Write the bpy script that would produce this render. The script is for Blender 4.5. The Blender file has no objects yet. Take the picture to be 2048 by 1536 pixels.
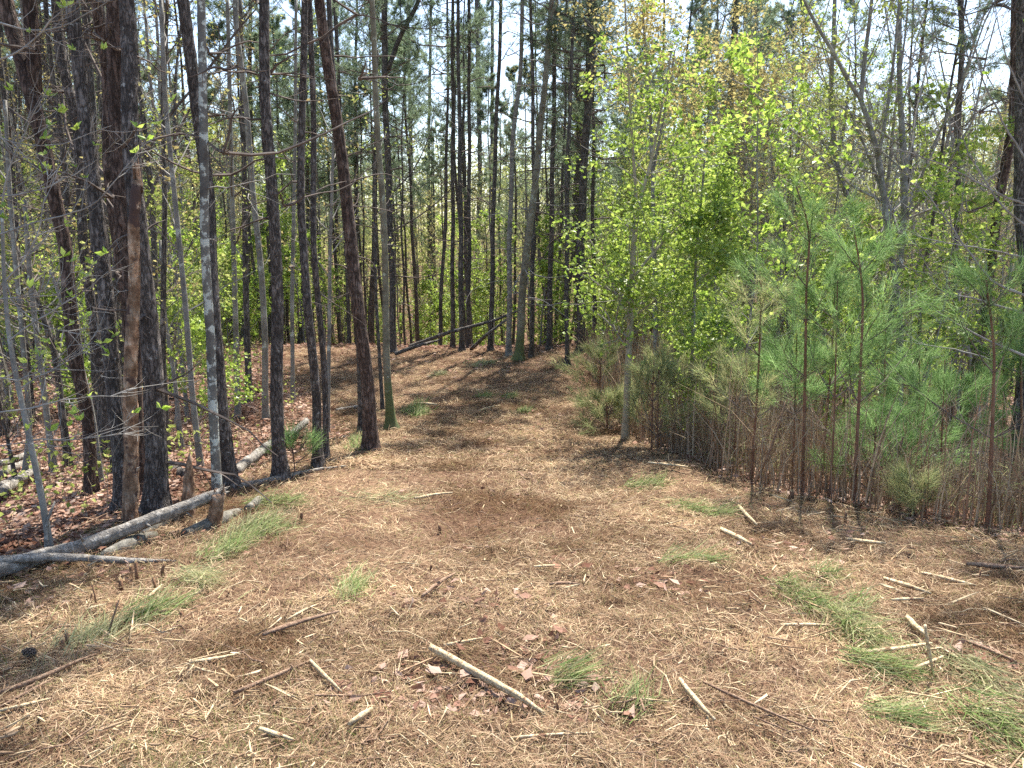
import bpy, math, random
import numpy as np
from mathutils import Vector
R = math.radians
sc = bpy.context.scene
C = sc.collection
rng = np.random.default_rng(7)
# ------------------------------------------------------------------ camera, sky, sun
PITCH = R(11.0); F = 1540.0; EYE = 1.6
cam_d = bpy.data.cameras.new('camera'); cam = bpy.data.objects.new('camera', cam_d); C.objects.link(cam)
cam_d.sensor_width = 36; cam_d.lens = 36 * F / 2048; cam_d.clip_end = 2000; cam_d.clip_start = 0.05
cam.location = (0, 0, EYE); cam.rotation_euler = (R(90) - PITCH, 0, 0)
sc.camera = cam
SUN_EL, SUN_AZ = R(59), R(17)      # azimuth from +Y, positive = towards +X (right)
sd = bpy.data.lights.new('sun', 'SUN'); sun = bpy.data.objects.new('sun', sd); C.objects.link(sun)
sd.energy = 5.0; sd.angle = R(0.6); sd.color = (1, 0.955, 0.88)
sdir = Vector((math.sin(SUN_AZ) * math.cos(SUN_EL), math.cos(SUN_AZ) * math.cos(SUN_EL), math.sin(SUN_EL)))
sun.rotation_euler = sdir.to_track_quat('Z', 'Y').to_euler()
W = bpy.data.worlds.new('World'); sc.world = W; W.use_nodes = True
nt = W.node_tree; bg = nt.nodes['Background']; sk = nt.nodes.new('ShaderNodeTexSky')
sk.sky_type = 'NISHITA'; sk.sun_disc = False; sk.sun_elevation = SUN_EL; sk.sun_rotation = SUN_AZ
sk.air_density = 1.0; sk.dust_density = 1.6; sk.ozone_density = 1.2; sk.altitude = 200
hs0 = nt.nodes.new('ShaderNodeHueSaturation'); hs0.inputs['Saturation'].default_value = 1.0
nt.links.new(sk.outputs[0], hs0.inputs['Color']); nt.links.new(hs0.outputs[0], bg.inputs[0]); bg.inputs[1].default_value = 0.125
sc.view_settings.view_transform = 'Standard'; sc.view_settings.look = 'None'
sc.view_settings.exposure = 1.45; sc.view_settings.gamma = 1
sc.render.engine = 'CYCLES'
cy = sc.cycles
cy.max_bounces = 5; cy.diffuse_bounces = 4; cy.glossy_bounces = 1; cy.transmission_bounces = 4; cy.transparent_max_bounces = 4
cy.use_denoising = False; cy.caustics_reflective = False; cy.caustics_refractive = False
cy.sample_clamp_indirect = 4; cy.use_adaptive_sampling = True; cy.adaptive_threshold = 0.02

# ------------------------------------------------------------------ noise + terrain
def vnoise(x, y, seed=0):
    x = np.asarray(x, float); y = np.asarray(y, float)
    xi = np.floor(x).astype(np.int64); yi = np.floor(y).astype(np.int64); fx = x - xi; fy = y - yi
    fx = fx * fx * (3 - 2 * fx); fy = fy * fy * (3 - 2 * fy)
    def hsh(a, b):
        n = (a * 374761393 + b * 668265263 + seed * 982451653) & 0xffffffff
        n = ((n ^ (n >> 13)) * 1274126177) & 0xffffffff
        return ((n ^ (n >> 16)) & 0xffff) / 65535.0
    return (hsh(xi, yi) * (1 - fx) + hsh(xi + 1, yi) * fx) * (1 - fy) + (hsh(xi, yi + 1) * (1 - fx) + hsh(xi + 1, yi + 1) * fx) * fy
def fbm(x, y, o=4, seed=0):
    s = 0; a = .5
    for i in range(o): s = s + a * vnoise(x * 2 ** i, y * 2 ** i, seed + i); a *= .5
    return s
def smooth(a, b, x): t = np.clip((x - a) / (b - a), 0, 1); return t * t * (3 - 2 * t)
YP = [-20, -4, 0, 6.2, 11, 15, 18, 22, 24, 28, 40, 60, 90, 140, 400]
ZP = [.6, .2, 0, -.70, -1.23, -1.43, -1.55, -1.68, -1.85, -2.6, -5.5, -6.5, -2.5, 0, 2]
YR = [0, 5.3, 6.9, 10, 18, 24, 60]; XR = [4.6, 3.7, 2.35, 1.6, 1.7, 2.2, 3]
YL = [0, 4.5, 6.9, 10.4, 14, 18, 24]; XL = [-3.6, -3.2, -2.74, -2.25, -3.6, -5.5, -7]
def edgeR(y): return np.interp(y, YR, XR)
def edgeL(y): return np.interp(y, YL, XL)
def H0(x, y):
    x = np.asarray(x, float); y = np.asarray(y, float)
    c = (np.interp(y - .7, YP, ZP) + np.interp(y, YP, ZP) + np.interp(y + .7, YP, ZP)) / 3
    er = edgeR(y); el = edgeL(y)
    r = np.maximum(x - er - .3, 0); l = np.maximum(el - .5 - x, 0)
    fade = 1 - smooth(22, 45, y)
    c = c - (0.13 * r + .0 * r) * np.where(r < 18, 1, 18 / np.maximum(r, 1)) * fade - 0.07 * np.minimum(l, 14) * fade
    return c
def H(x, y):
    x = np.asarray(x, float); y = np.asarray(y, float)
    return H0(x, y) + (fbm(x * .35, y * .35, 3, 5) - .45) * .22 * smooth(2, 12, np.hypot(x, y)) + (fbm(x * 2.2, y * 2.2, 3, 9) - .45) * .07 + np.maximum(fbm(x * 7, y * 7, 2, 31) - .42, 0) * .12 * (y < 16)
def ray(u, v):
    a = (u - 1024) / F; b = -(v - 768) / F
    return np.array([a, math.cos(PITCH) + math.sin(PITCH) * b, -math.sin(PITCH) + math.cos(PITCH) * b])
def pt(u, v, Y):
    d = ray(u, v); t = Y / d[1]; return np.array([d[0] * t, Y, EYE + d[2] * t])
def gp(u, v):
    d = ray(u, v); t = .8
    while t < 60:
        p = d * t
        if EYE + p[2] <= H(p[0], p[1]): break
        t += .02 + t * .002
    p = d * t; return np.array([p[0], p[1], float(H(p[0], p[1]))])

# ------------------------------------------------------------------ mesh buffer
class Buf:
    def __init__(s): s.v = []; s.n = 0; s.q = []; s.t = []; s.qm = []; s.tm = []
    def add(s, V, Q=None, T=None, m=0):
        V = np.asarray(V, float).reshape(-1, 3)
        if Q is not None and len(Q): Q = np.asarray(Q); s.q.append(Q + s.n); s.qm.append(np.full(len(Q), m))
        if T is not None and len(T): T = np.asarray(T); s.t.append(T + s.n); s.tm.append(np.full(len(T), m))
        s.v.append(V); s.n += len(V)
    def mesh(s, name, mats, smoothq=True):
        me = bpy.data.meshes.new(name)
        V = np.concatenate(s.v) if s.v else np.zeros((0, 3))
        Q = np.concatenate(s.q) if s.q else np.zeros((0, 4), int); T = np.concatenate(s.t) if s.t else np.zeros((0, 3), int)
        mi = np.concatenate(([np.concatenate(s.qm)] if s.q else []) + ([np.concatenate(s.tm)] if s.t else []))
        me.vertices.add(len(V)); me.vertices.foreach_set('co', V.astype(np.float32).ravel())
        nl = len(Q) * 4 + len(T) * 3; me.loops.add(nl)
        me.loops.foreach_set('vertex_index', np.concatenate([Q.ravel(), T.ravel()]).astype(np.int32))
        me.polygons.add(len(Q) + len(T))
        me.polygons.foreach_set('loop_start', np.concatenate([np.arange(len(Q)) * 4, len(Q) * 4 + np.arange(len(T)) * 3]).astype(np.int32))
        me.polygons.foreach_set('material_index', mi.astype(np.int32))
        me.polygons.foreach_set('use_smooth', np.full(len(Q) + len(T), smoothq))
        for m in mats: me.materials.append(m)
        me.update(calc_edges=True)
        return me
def nrm(v): return v / np.maximum(np.linalg.norm(v, axis=-1, keepdims=True), 1e-9)
def tube(b, P, r, k=6, m=0, rough=0.0, cap=True, rg=None, lobes=None):
    P = np.asarray(P, float); n = len(P); r = np.broadcast_to(np.asarray(r, float), (n,))
    T = nrm(np.gradient(P, axis=0))
    ref = np.array([1., 0, 0]) if abs(T[:, 0]).mean() < .7 else np.array([0, 0, 1.])
    A = nrm(np.cross(T, ref)); B = np.cross(T, A)
    th = np.arange(k) * 2 * math.pi / k
    rr = r[:, None] * np.ones((1, k))
    if rough: rr = rr * (1 + rough * ((rg or rng).random((n, k)) - .5) + rough * .6 * np.sin(th * 2 + 1.3)[None])
    if lobes is not None: rr = rr * (1 + lobes[:, None] * (.55 * np.sin(th * 3 + 1 + 40 * rr[0, 0])[None] + .45 * np.sin(th * 5 + 2)[None]))
    V = P[:, None] + rr[..., None] * (np.cos(th)[None, :, None] * A[:, None] + np.sin(th)[None, :, None] * B[:, None])
    i = np.arange(n - 1)[:, None] * k; j = np.arange(k)[None]; j2 = (j + 1) % k
    Q = np.stack([i + j, i + j2, i + k + j2, i + k + j], -1).reshape(-1, 4)
    V = V.reshape(-1, 3); Tt = None
    if cap:
        V = np.concatenate([V, P[:1], P[-1:]]); a = n * k; jj = np.arange(k)
        Tt = np.concatenate([np.stack([(jj + 1) % k, jj, np.full(k, a)], -1), np.stack([(n - 1) * k + jj, (n - 1) * k + (jj + 1) % k, np.full(k, a + 1)], -1)])
    b.add(V, Q, Tt, m)
def spline(pts, step=.25):
    pts = np.asarray(pts, float); d = np.concatenate([[0], np.cumsum(np.linalg.norm(np.diff(pts, axis=0), axis=1))])
    n = max(3, int(d[-1] / step) + 1); s = np.linspace(0, d[-1], n)
    out = np.stack([np.interp(s, d, pts[:, c]) for c in range(3)], -1)
    for _ in range(3):
        o = out.copy(); o[1:-1] = (out[:-2] + 2 * out[1:-1] + out[2:]) / 4; out = o
    return out, s / d[-1]
def leaves(b, P, size, rg, m=1, wide=.30, flat=0.0, D=None):
    N = len(P)
    if N == 0: return
    u = nrm(rg.normal(size=(N, 3)) * np.array([1, 1, .6]))
    if D is not None: u = nrm(u + D)
    w = rg.normal(size=(N, 3)); w[:, 2] *= (1 - flat); w = nrm(np.cross(u, w) if flat == 0 else nrm(w - u * (w * u).sum(-1, keepdims=True)))
    s = (size * (0.45 + 1.1 * rg.random(N)))[:, None]
    n = np.cross(u, w) * s * .12
    V = np.stack([P, P + u * s * .45 + w * s * wide + n, P + u * s, P + u * s * .45 - w * s * wide + n], 1).reshape(-1, 3)
    b.add(V, np.arange(N * 4).reshape(-1, 4), None, m)
def needles(b, P, D, per, L, w, rg, m=1, spread=.9, droop=0.0):
    N = len(P)
    if N == 0: return
    P = np.repeat(P, per, 0); D = np.repeat(D, per, 0); n = N * per
    d = nrm(D + rg.normal(size=(n, 3)) * spread); d[:, 2] -= droop; d = nrm(d)
    l = (L * (.7 + .5 * rg.random(n)))[:, None]
    s = nrm(np.cross(d, rg.normal(size=(n, 3)))) * w * .5
    o = P + rg.normal(size=(n, 3)) * L * .12
    b.add(np.stack([o - s, o + s, o + d * l], 1).reshape(-1, 3), None, np.arange(n * 3).reshape(-1, 3), m)

# ------------------------------------------------------------------ materials
def newmat(name):
    m = bpy.data.materials.new(name); m.use_nodes = True; t = m.node_tree
    for n in list(t.nodes): t.nodes.remove(n)
    return m, t, t.nodes.new('ShaderNodeOutputMaterial')
def N(t, typ, **kw):
    n = t.nodes.new(typ)
    for k, v in kw.items():
        if k.startswith('i_'):
            n.inputs[k[2:].replace('_', ' ')].default_value = v
        else: setattr(n, k, v)
    return n
def ramp(t, stops, interp='LINEAR'):
    r = t.nodes.new('ShaderNodeValToRGB'); cr = r.color_ramp; cr.interpolation = interp
    while len(cr.elements) < len(stops): cr.elements.new(.5)
    for e, (p, c) in zip(cr.elements, stops): e.position = p; e.color = (*c, 1)
    return r
def leafmat(name, cols, trans=.45, objvar=.15, gloss=.0, noise=0, patch=None):
    m, t, out = newmat(name); L = t.links.new
    g = N(t, 'ShaderNodeNewGeometry'); r = ramp(t, [(i / max(1, len(cols) - 1), c) for i, c in enumerate(cols)])
    L(g.outputs['Random Per Island'], r.inputs[0]); col = r.outputs[0]
    if noise:
        tc = N(t, 'ShaderNodeTexCoord'); nz = N(t, 'ShaderNodeTexNoise'); nz.inputs['Scale'].default_value = noise; nz.inputs['Detail'].default_value = 3
        L(tc.outputs['Object'], nz.inputs['Vector'])
        rr = ramp(t, [(.32, (.52, .46, .42)), (.5, (1, 1, 1)), (.66, (1.4, 1.4, 1.35))]); L(nz.outputs['Fac'], rr.inputs[0])
        mx = N(t, 'ShaderNodeMix', data_type='RGBA', blend_type='MULTIPLY'); mx.inputs[0].default_value = 1
        L(col, mx.inputs[6]); L(rr.outputs[0], mx.inputs[7]); col = mx.outputs[2]
    oi = N(t, 'ShaderNodeObjectInfo'); mp = N(t, 'ShaderNodeMapRange'); mp.inputs['To Min'].default_value = 1 - objvar; mp.inputs['To Max'].default_value = 1 + objvar
    L(oi.outputs['Random'], mp.inputs['Value'])
    hs = N(t, 'ShaderNodeHueSaturation'); L(mp.outputs[0], hs.inputs['Value']); L(col, hs.inputs['Color']); col = hs.outputs[0]
    d = N(t, 'ShaderNodeBsdfDiffuse'); L(col, d.inputs[0])
    sh = d.outputs[0]
    if trans:
        tr = N(t, 'ShaderNodeBsdfTranslucent'); L(col, tr.inputs[0])
        x = N(t, 'ShaderNodeMixShader'); x.inputs[0].default_value = trans; L(sh, x.inputs[1]); L(tr.outputs[0], x.inputs[2]); sh = x.outputs[0]
    if gloss:
        gl = N(t, 'ShaderNodeBsdfGlossy'); gl.inputs['Roughness'].default_value = .45; gl.inputs[0].default_value = (1, 1, 1, 1)
        x = N(t, 'ShaderNodeMixShader'); x.inputs[0].default_value = gloss; L(sh, x.inputs[1]); L(gl.outputs[0], x.inputs[2]); sh = x.outputs[0]
    L(sh, out.inputs[0]); return m
def barkmat(name, dark, mid, light, scale=(22, 22, 6), crack=.35, lichen=None, lich_t=.6, lscale=9, moss=False, bump=.6, smoothbark=False, ns=5):
    m, t, out = newmat(name); L = t.links.new
    tc = N(t, 'ShaderNodeTexCoord'); mpn = N(t, 'ShaderNodeMapping'); mpn.inputs['Scale'].default_value = scale
    L(tc.outputs['Object'], mpn.inputs[0])
    nz0 = N(t, 'ShaderNodeTexNoise'); nz0.inputs['Scale'].default_value = 1.2; nz0.inputs['Detail'].default_value = 4; L(mpn.outputs[0], nz0.inputs[0])
    add = N(t, 'ShaderNodeVectorMath', operation='MULTIPLY_ADD'); L(nz0.outputs['Color'], add.inputs[0]); add.inputs[1].default_value = (2.6, 2.6, 2.6); L(mpn.outputs[0], add.inputs[2])
    vo = N(t, 'ShaderNodeTexVoronoi', feature='DISTANCE_TO_EDGE'); vo.inputs['Scale'].default_value = 1; L(add.outputs[0], vo.inputs['Vector'])
    nz = N(t, 'ShaderNodeTexNoise'); nz.inputs['Scale'].default_value = ns; nz.inputs['Detail'].default_value = 6; nz.inputs['Roughness'].default_value = .7; L(tc.outputs['Object'], nz.inputs[0])
    r = ramp(t, [(.3, dark), (.5, mid), (.68, light)]); L(nz.outputs['Fac'], r.inputs[0])
    rc = ramp(t, [(0, (1 - crack * 1.9,) * 3), (.10, (.62,) * 3), (.26, (1, 1, 1))]); L(vo.outputs['Distance'], rc.inputs[0])
    mx = N(t, 'ShaderNodeMix', data_type='RGBA', blend_type='MULTIPLY'); mx.inputs[0].default_value = 0 if smoothbark else 1; L(r.outputs[0], mx.inputs[6]); L(rc.outputs[0], mx.inputs[7])
    col = mx.outputs[2]
    if lichen:
        nl = N(t, 'ShaderNodeTexNoise'); nl.inputs['Scale'].default_value = lscale; nl.inputs['Detail'].default_value = 5; nl.inputs['Roughness'].default_value = .62; L(tc.outputs['Object'], nl.inputs[0])
        rl = ramp(t, [(lich_t, (0, 0, 0)), (lich_t + .035, (1, 1, 1))]); L(nl.outputs['Fac'], rl.inputs[0])
        m2 = N(t, 'ShaderNodeMix', data_type='RGBA'); L(rl.outputs[0], m2.inputs[0]); L(col, m2.inputs[6]); m2.inputs[7].default_value = (*lichen, 1); col = m2.outputs[2]
    if moss:
        sp = N(t, 'ShaderNodeSeparateXYZ'); L(tc.outputs['Object'], sp.inputs[0])
        ma = N(t, 'ShaderNodeMath', operation='MULTIPLY_ADD'); L(nz.outputs['Fac'], ma.inputs[0]); ma.inputs[1].default_value = -1.15; L(sp.outputs[2], ma.inputs[2])
        rm = ramp(t, [(0, (.75,) * 3), (.28, (0, 0, 0))]); L(ma.outputs[0], rm.inputs[0])
        m3 = N(t, 'ShaderNodeMix', data_type='RGBA'); L(rm.outputs[0], m3.inputs[0]); L(col, m3.inputs[6]); m3.inputs[7].default_value = (.10, .13, .04, 1); col = m3.outputs[2]
    p = N(t, 'ShaderNodeBsdfPrincipled'); p.inputs['Roughness'].default_value = .9; p.inputs['Specular IOR Level'].default_value = .2; L(col, p.inputs['Base Color'])
    hgt = N(t, 'ShaderNodeMath', operation='MULTIPLY_ADD'); L(rc.outputs[0], hgt.inputs[0]); hgt.inputs[1].default_value = 0 if smoothbark else 1; L(nz.outputs['Fac'], hgt.inputs[2])
    bp = N(t, 'ShaderNodeBump'); bp.inputs['Strength'].default_value = bump; bp.inputs['Distance'].default_value = .02; L(hgt.outputs[0], bp.inputs['Height']); L(bp.outputs[0], p.inputs['Normal'])
    L(p.outputs[0], out.inputs[0]); return m
M = {}
M['pine'] = barkmat('pine_bark', (.085, .07, .062), (.16, .135, .118), (.30, .265, .24), (26, 26, 7), .38, (.38, .38, .35), .65, 14, ns=9, bump=.75)
M['pine_red'] = barkmat('reddish_pine_bark', (.075, .05, .04), (.155, .105, .082), (.28, .21, .17), (20, 20, 4.5), .38, ns=8, bump=.75)
M['pine_far'] = barkmat('slim_pine_bark', (.10, .088, .075), (.17, .15, .13), (.29, .26, .23), (20, 20, 5), .4)
M['grey'] = barkmat('grey_bark', (.12, .11, .095), (.22, .205, .18), (.36, .35, .31), (20, 20, 5), .3, (.45, .46, .40), .6, 7, smoothbark=True)
M['lichen'] = barkmat('lichen_bark', (.09, .08, .07), (.17, .16, .14), (.27, .26, .22), (20, 20, 9), .3, (.5, .52, .46), .51, 10, smoothbark=True, bump=.5)
M['moss'] = barkmat('mossy_bark', (.1, .085, .06), (.2, .18, .13), (.3, .28, .21), (20, 20, 8), .3, (.36, .38, .3), .6, 8, moss=True, smoothbark=True)
M['poplar'] = barkmat('smooth_tan_bark', (.22, .19, .13), (.33, .29, .21), (.42, .38, .29), (20, 20, 8), .3, smoothbark=True, bump=.2)
M['snag'] = barkmat('barkless_snag_wood', (.13, .065, .04), (.38, .23, .14), (.62, .48, .35), (8, 8, 2.2), .3, (.085, .052, .042), .545, 5, ns=11)
M['sap_stem'] = barkmat('young_pine_stem', (.10, .05, .03), (.19, .10, .065), (.28, .18, .11), (40, 40, 12), .3, smoothbark=True, bump=.3)
M['twig'] = barkmat('grey_twig', (.16, .145, .125), (.27, .25, .22), (.42, .40, .36), (30, 30, 8), .3, smoothbark=True, bump=.2)
M['twig_dark'] = barkmat('brown_twig', (.06, .048, .04), (.12, .095, .08), (.22, .18, .15), (30, 30, 8), .3, smoothbark=True, bump=.2)
M['log'] = barkmat('weathered_log', (.15, .13, .11), (.34, .305, .26), (.54, .50, .44), (20, 20, 20), .18, (.12, .10, .08), .64, 16, bump=.8, ns=22)
M['oldlog'] = barkmat('rotten_log', (.08, .07, .05), (.17, .155, .125), (.28, .26, .22), (9, 9, 3), .3, smoothbark=True, bump=1, ns=18)
M['stick'] = barkmat('bare_stick_wood', (.32, .20, .11), (.58, .45, .27), (.78, .66, .46), (30, 30, 30), .3, (.24, .13, .08), .62, 14, smoothbark=True, bump=.9, ns=45)
M['stickdark'] = barkmat('barked_stick', (.14, .08, .05), (.28, .18, .12), (.46, .33, .22), (20, 20, 20), .3, smoothbark=True, bump=.9, ns=50)
M['stub'] = barkmat('cut_stem_bark', (.12, .06, .035), (.22, .12, .07), (.36, .22, .13), (40, 40, 10), .3, smoothbark=True, bump=.8, ns=40)
M['splinter'] = leafmat('fresh_split_wood', [(.72, .55, .32), (.6, .42, .22)], 0)
M['pneedle'] = leafmat('pine_needles', [(.12, .17, .10), (.19, .25, .15), (.29, .35, .22)], .5, .2)
M['sneedle'] = leafmat('soft_young_needles', [(.11, .20, .055), (.19, .32, .10), (.35, .47, .22)], .48, .28)
M['tneedle'] = leafmat('yellowing_needles', [(.20, .27, .11), (.32, .35, .16), (.46, .40, .21)], .45, .15)
M['gleaf'] = leafmat('spring_leaves', [(.12, .20, .03), (.24, .36, .05), (.36, .48, .08), (.52, .62, .14), (.20, .32, .05)], .55, .15, gloss=.03)
M['gleaf2'] = leafmat('pale_spring_leaves', [(.22, .28, .06), (.33, .38, .10), (.44, .46, .17)], .5, .15)
M['bud'] = leafmat('cream_buds', [(.34, .26, .10), (.46, .40, .17), (.30, .30, .12)], .5, .2)
M['redbud'] = leafmat('pinkish_buds', [(.28, .17, .13), (.36, .26, .18), (.32, .30, .16)], .4, .2)
M['farleaf'] = leafmat('far_foliage', [(.22, .25, .08), (.34, .37, .12), (.46, .47, .18), (.28, .25, .15)], .5, .0)
M['straw'] = leafmat('pine_straw', [(.11, .065, .042), (.21, .13, .082), (.33, .225, .14), (.62, .49, .32), (.23, .135, .085), (.14, .085, .055), (.45, .33, .21), (.07, .042, .03), (.27, .165, .105), (.21, .19, .085), (.31, .21, .13)], .1, 0, noise=.9)
M['litter'] = leafmat('dead_leaves', [(.16, .08, .055), (.25, .14, .10), (.34, .215, .16), (.46, .34, .27), (.27, .15, .105)], .2, 0, noise=.8)
M['chip'] = leafmat('wood_chips', [(.50, .38, .23), (.38, .27, .16), (.62, .50, .32), (.28, .18, .11), (.36, .26, .17)], 0, 0, noise=14)
M['ggrass'] = leafmat('green_grass', [(.14, .19, .05), (.22, .27, .08), (.38, .38, .18), (.44, .38, .22)], .4, .1)
M['bough'] = leafmat('cut_green_needles', [(.10, .16, .05), (.20, .28, .085), (.36, .42, .19), (.42,.38,.22), (.30, .23, .13)], .35, .1)
M['boughpale'] = leafmat('cut_pale_needles', [(.26, .29, .13), (.40, .40, .22), (.52, .46, .28)], .35, .1)
M['brush'] = leafmat('dry_stalks', [(.16, .11, .07), (.28, .20, .13), (.42, .34, .24), (.22, .12, .08)], .1, 0)
def groundmat():
    m, t, out = newmat('forest_floor'); L = t.links.new
    tc = N(t, 'ShaderNodeTexCoord')
    n1 = N(t, 'ShaderNodeTexNoise'); n1.inputs['Scale'].default_value = 22; n1.inputs['Detail'].default_value = 8; n1.inputs['Roughness'].default_value = .75
    n2 = N(t, 'ShaderNodeTexNoise'); n2.inputs['Scale'].default_value = .8; n2.inputs['Detail'].default_value = 4
    L(tc.outputs['Object'], n1.inputs[0]); L(tc.outputs['Object'], n2.inputs[0])
    r1 = ramp(t, [(.3, (.07, .042, .028)), (.5, (.15, .092, .062)), (.7, (.27, .185, .13))]); L(n1.outputs['Fac'], r1.inputs[0])
    r2 = ramp(t, [(.35, (.8, .72, .68)), (.62, (1.2, 1.2, 1.12))]); L(n2.outputs['Fac'], r2.inputs[0])
    mx = N(t, 'ShaderNodeMix', data_type='RGBA', blend_type='MULTIPLY'); mx.inputs[0].default_value = 1; L(r1.outputs[0], mx.inputs[6]); L(r2.outputs[0], mx.inputs[7])
    p = N(t, 'ShaderNodeBsdfPrincipled'); p.inputs['Roughness'].default_value = 1; p.inputs['Specular IOR Level'].default_value = .1; L(mx.outputs[2], p.inputs['Base Color'])
    bp = N(t, 'ShaderNodeBump'); bp.inputs['Strength'].default_value = .8; bp.inputs['Distance'].default_value = .04; L(n1.outputs['Fac'], bp.inputs['Height']); L(bp.outputs[0], p.inputs['Normal'])
    L(p.outputs[0], out.inputs[0]); return m
M['ground'] = groundmat()

# ------------------------------------------------------------------ object helpers
def tag(o, label=None, cat=None, group=None, kind=None):
    if label: o['label'] = label
    if cat: o['category'] = cat
    if group: o['group'] = group
    if kind: o['kind'] = kind
    return o
def link(name, me, parent=None, loc=None):
    o = bpy.data.objects.new(name, me); C.objects.link(o)
    if parent: o.parent = parent
    if loc is not None: o.location = loc
    return o
def empty(name, loc=(0, 0, 0), rz=0.0):
    o = bpy.data.objects.new(name, None); C.objects.link(o); o.location = loc; o.rotation_euler = (0, 0, rz); o.empty_display_size = .2
    return o
def copy_tree(root, loc, rz, s, label, group, sz=None, tilt=0.0, cat=None):
    r = root.copy(); C.objects.link(r); r.location = loc; r.rotation_euler = (tilt, tilt * .7, rz); r.scale = (s, s, sz or s)
    r['label'] = label; r['group'] = group
    for ch in root.children:
        c = ch.copy(); C.objects.link(c); c.parent = r
    return r
RW = lambda rg, n, s: np.cumsum(rg.normal(size=(n, 3)) * s, 0)

# ------------------------------------------------------------------ setting
def grid_axis(lo, hi, near, fine, grow):
    a = [near]; s = fine
    while a[-1] < hi: a.append(a[-1] + s); s = min(s * grow, 4)
    b = [near]; s = fine
    while b[-1] > lo: b.append(b[-1] - s); s = min(s * grow, 4)
    return np.array(sorted(set(b + a)))
gx = grid_axis(-150, 150, 0, .05, 1.018); gy = grid_axis(-30, 300, 2.5, .045, 1.012)
X, Y = np.meshgrid(gx, gy); Z = H(X, Y)
pass
b = Buf(); nx = len(gx); ny = len(gy)
i = np.arange(ny - 1)[:, None] * nx; j = np.arange(nx - 1)[None]
b.add(np.stack([X, Y, Z], -1).reshape(-1, 3), np.stack([i + j, i + j + 1, i + nx + j + 1, i + nx + j], -1).reshape(-1, 4))
tag(link('ground', b.mesh('ground', [M['ground']])), kind='structure')

# straw, leaves, chips : geometry lying on the floor
def strips(b, x, y, L, w, rg, lift=.02, tilt=.35, m=0, bend=.2, ang=None):
    n = len(x); z = H(x, y) + rg.random(n) * lift + .004
    a = rg.random(n) * math.pi * 2 if ang is None else ang
    el = rg.normal(size=n) * tilt * .5
    d = np.stack([np.cos(a) * np.cos(el), np.sin(a) * np.cos(el), np.sin(el)], -1)
    s = np.stack([-np.sin(a), np.cos(a), rg.normal(size=n) * .4], -1); s = nrm(s) * (w * .5)[:, None]
    P = np.stack([x, y, z], -1); Lc = L[:, None]
    c = np.stack([-np.sin(a), np.cos(a), np.abs(rg.normal(size=n)) * .5], -1) * (rg.normal(size=n) * bend)[:, None] * Lc
    A = P - d * Lc * .5; B2 = P + c + np.array([0, 0, 1]) * (np.abs(el) * L * .2)[:, None]; D = P + d * Lc * .5
    V = np.stack([A - s * .5, A + s * .5, B2 + s, B2 - s, D + s * .3, D - s * .3], 1).reshape(-1, 3)
    o = np.arange(n)[:, None] * 6
    Q = np.concatenate([o + np.array([[0, 1, 2, 3]]), o + np.array([[3, 2, 4, 5]])])
    # keep the two quads of one strip adjacent in index so that one island = one strip
    b.add(V, Q, None, m)
def trailmask(x, y): return smooth(-.5, .3, x - edgeL(y)) * (1 - smooth(-.2, .6, x - edgeR(y))) * (1 - smooth(21, 24.5, y))
def scatter(n, y0, y1, rg, pw=1.0, xs=1.0):
    # density falls with distance from where one stands on the trail
    u = rg.random(n)
    y = (y0 ** (1 - pw) + u * (y1 ** (1 - pw) - y0 ** (1 - pw))) ** (1 / (1 - pw)) if pw != 1 else y0 * (y1 / y0) ** u
    x = (rg.random(n) * 2 - 1) * (y * .78 + .6) * xs
    return x, y
rg = np.random.default_rng(11)
x, y = scatter(760000, 1.6, 24, rg, 1.35)
keep = rg.random(len(x)) < (trailmask(x, y) * .94 + .06) * (.3 + .7 * smooth(.36, .56, fbm(x * 1.1 + 7, y * 1.6, 3, 91))) ; x, y = x[keep], y[keep]
b = Buf(); sc_ = 1 + np.maximum(y - 3, 0) * .12
# clumped direction: mower swaths
ang = fbm(x * .9, y * .9, 2, 77) * 14 + rg.normal(size=len(x)) * .9
strips(b, x, y, (.03 + .12 * rg.random(len(x)) ** 1.4) * np.minimum(sc_, 1.8), (.0018 + .0024 * rg.random(len(x)) ** 2) * sc_, rg, lift=.035, tilt=.5, ang=ang)
x, y = scatter(260000, 8, 25, rg, .6); keep = rg.random(len(x)) < trailmask(x, y) * (1 - smooth(22, 25, y)); x, y = x[keep], y[keep]
strips(b, x, y, .07 + .12 * rg.random(len(x)), .004 + .006 * rg.random(len(x)), rg, lift=.03, tilt=.4)
tag(link('pine_straw', b.mesh('pine_straw', [M['straw']], False)), 'tan mown pine straw and dry grass covering the trail', 'pine straw', kind='stuff')
x, y = scatter(330000, 2.6, 34, rg, 1.1, 1.0)
tm = trailmask(x, y); keep = (rg.random(len(x)) < (1 - tm) * 1.0 + tm * (.06 * (fbm(x, y, 2, 66) > .5) + .08 * smooth(15, 20, y))); x, y = x[keep], y[keep]
b = Buf(); n = len(x); P = np.stack([x, y, H(x, y) + .006 + rg.random(n) * .03], -1)
leaves(b, P, .062 * (1 + np.maximum(y - 6, 0) * .07), rg, 0, .33, flat=.0)
V = b.v[0].reshape(-1, 4, 3); c = V.mean(1, keepdims=True); V = c + (V - c) * np.array([1, 1, .38]); 
b.v[0] = V.reshape(-1, 3)
tag(link('leaf_litter', b.mesh('leaf_litter', [M['litter']], False)), 'red brown fallen leaves covering the woodland floor', 'leaf litter', kind='stuff')
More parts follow.
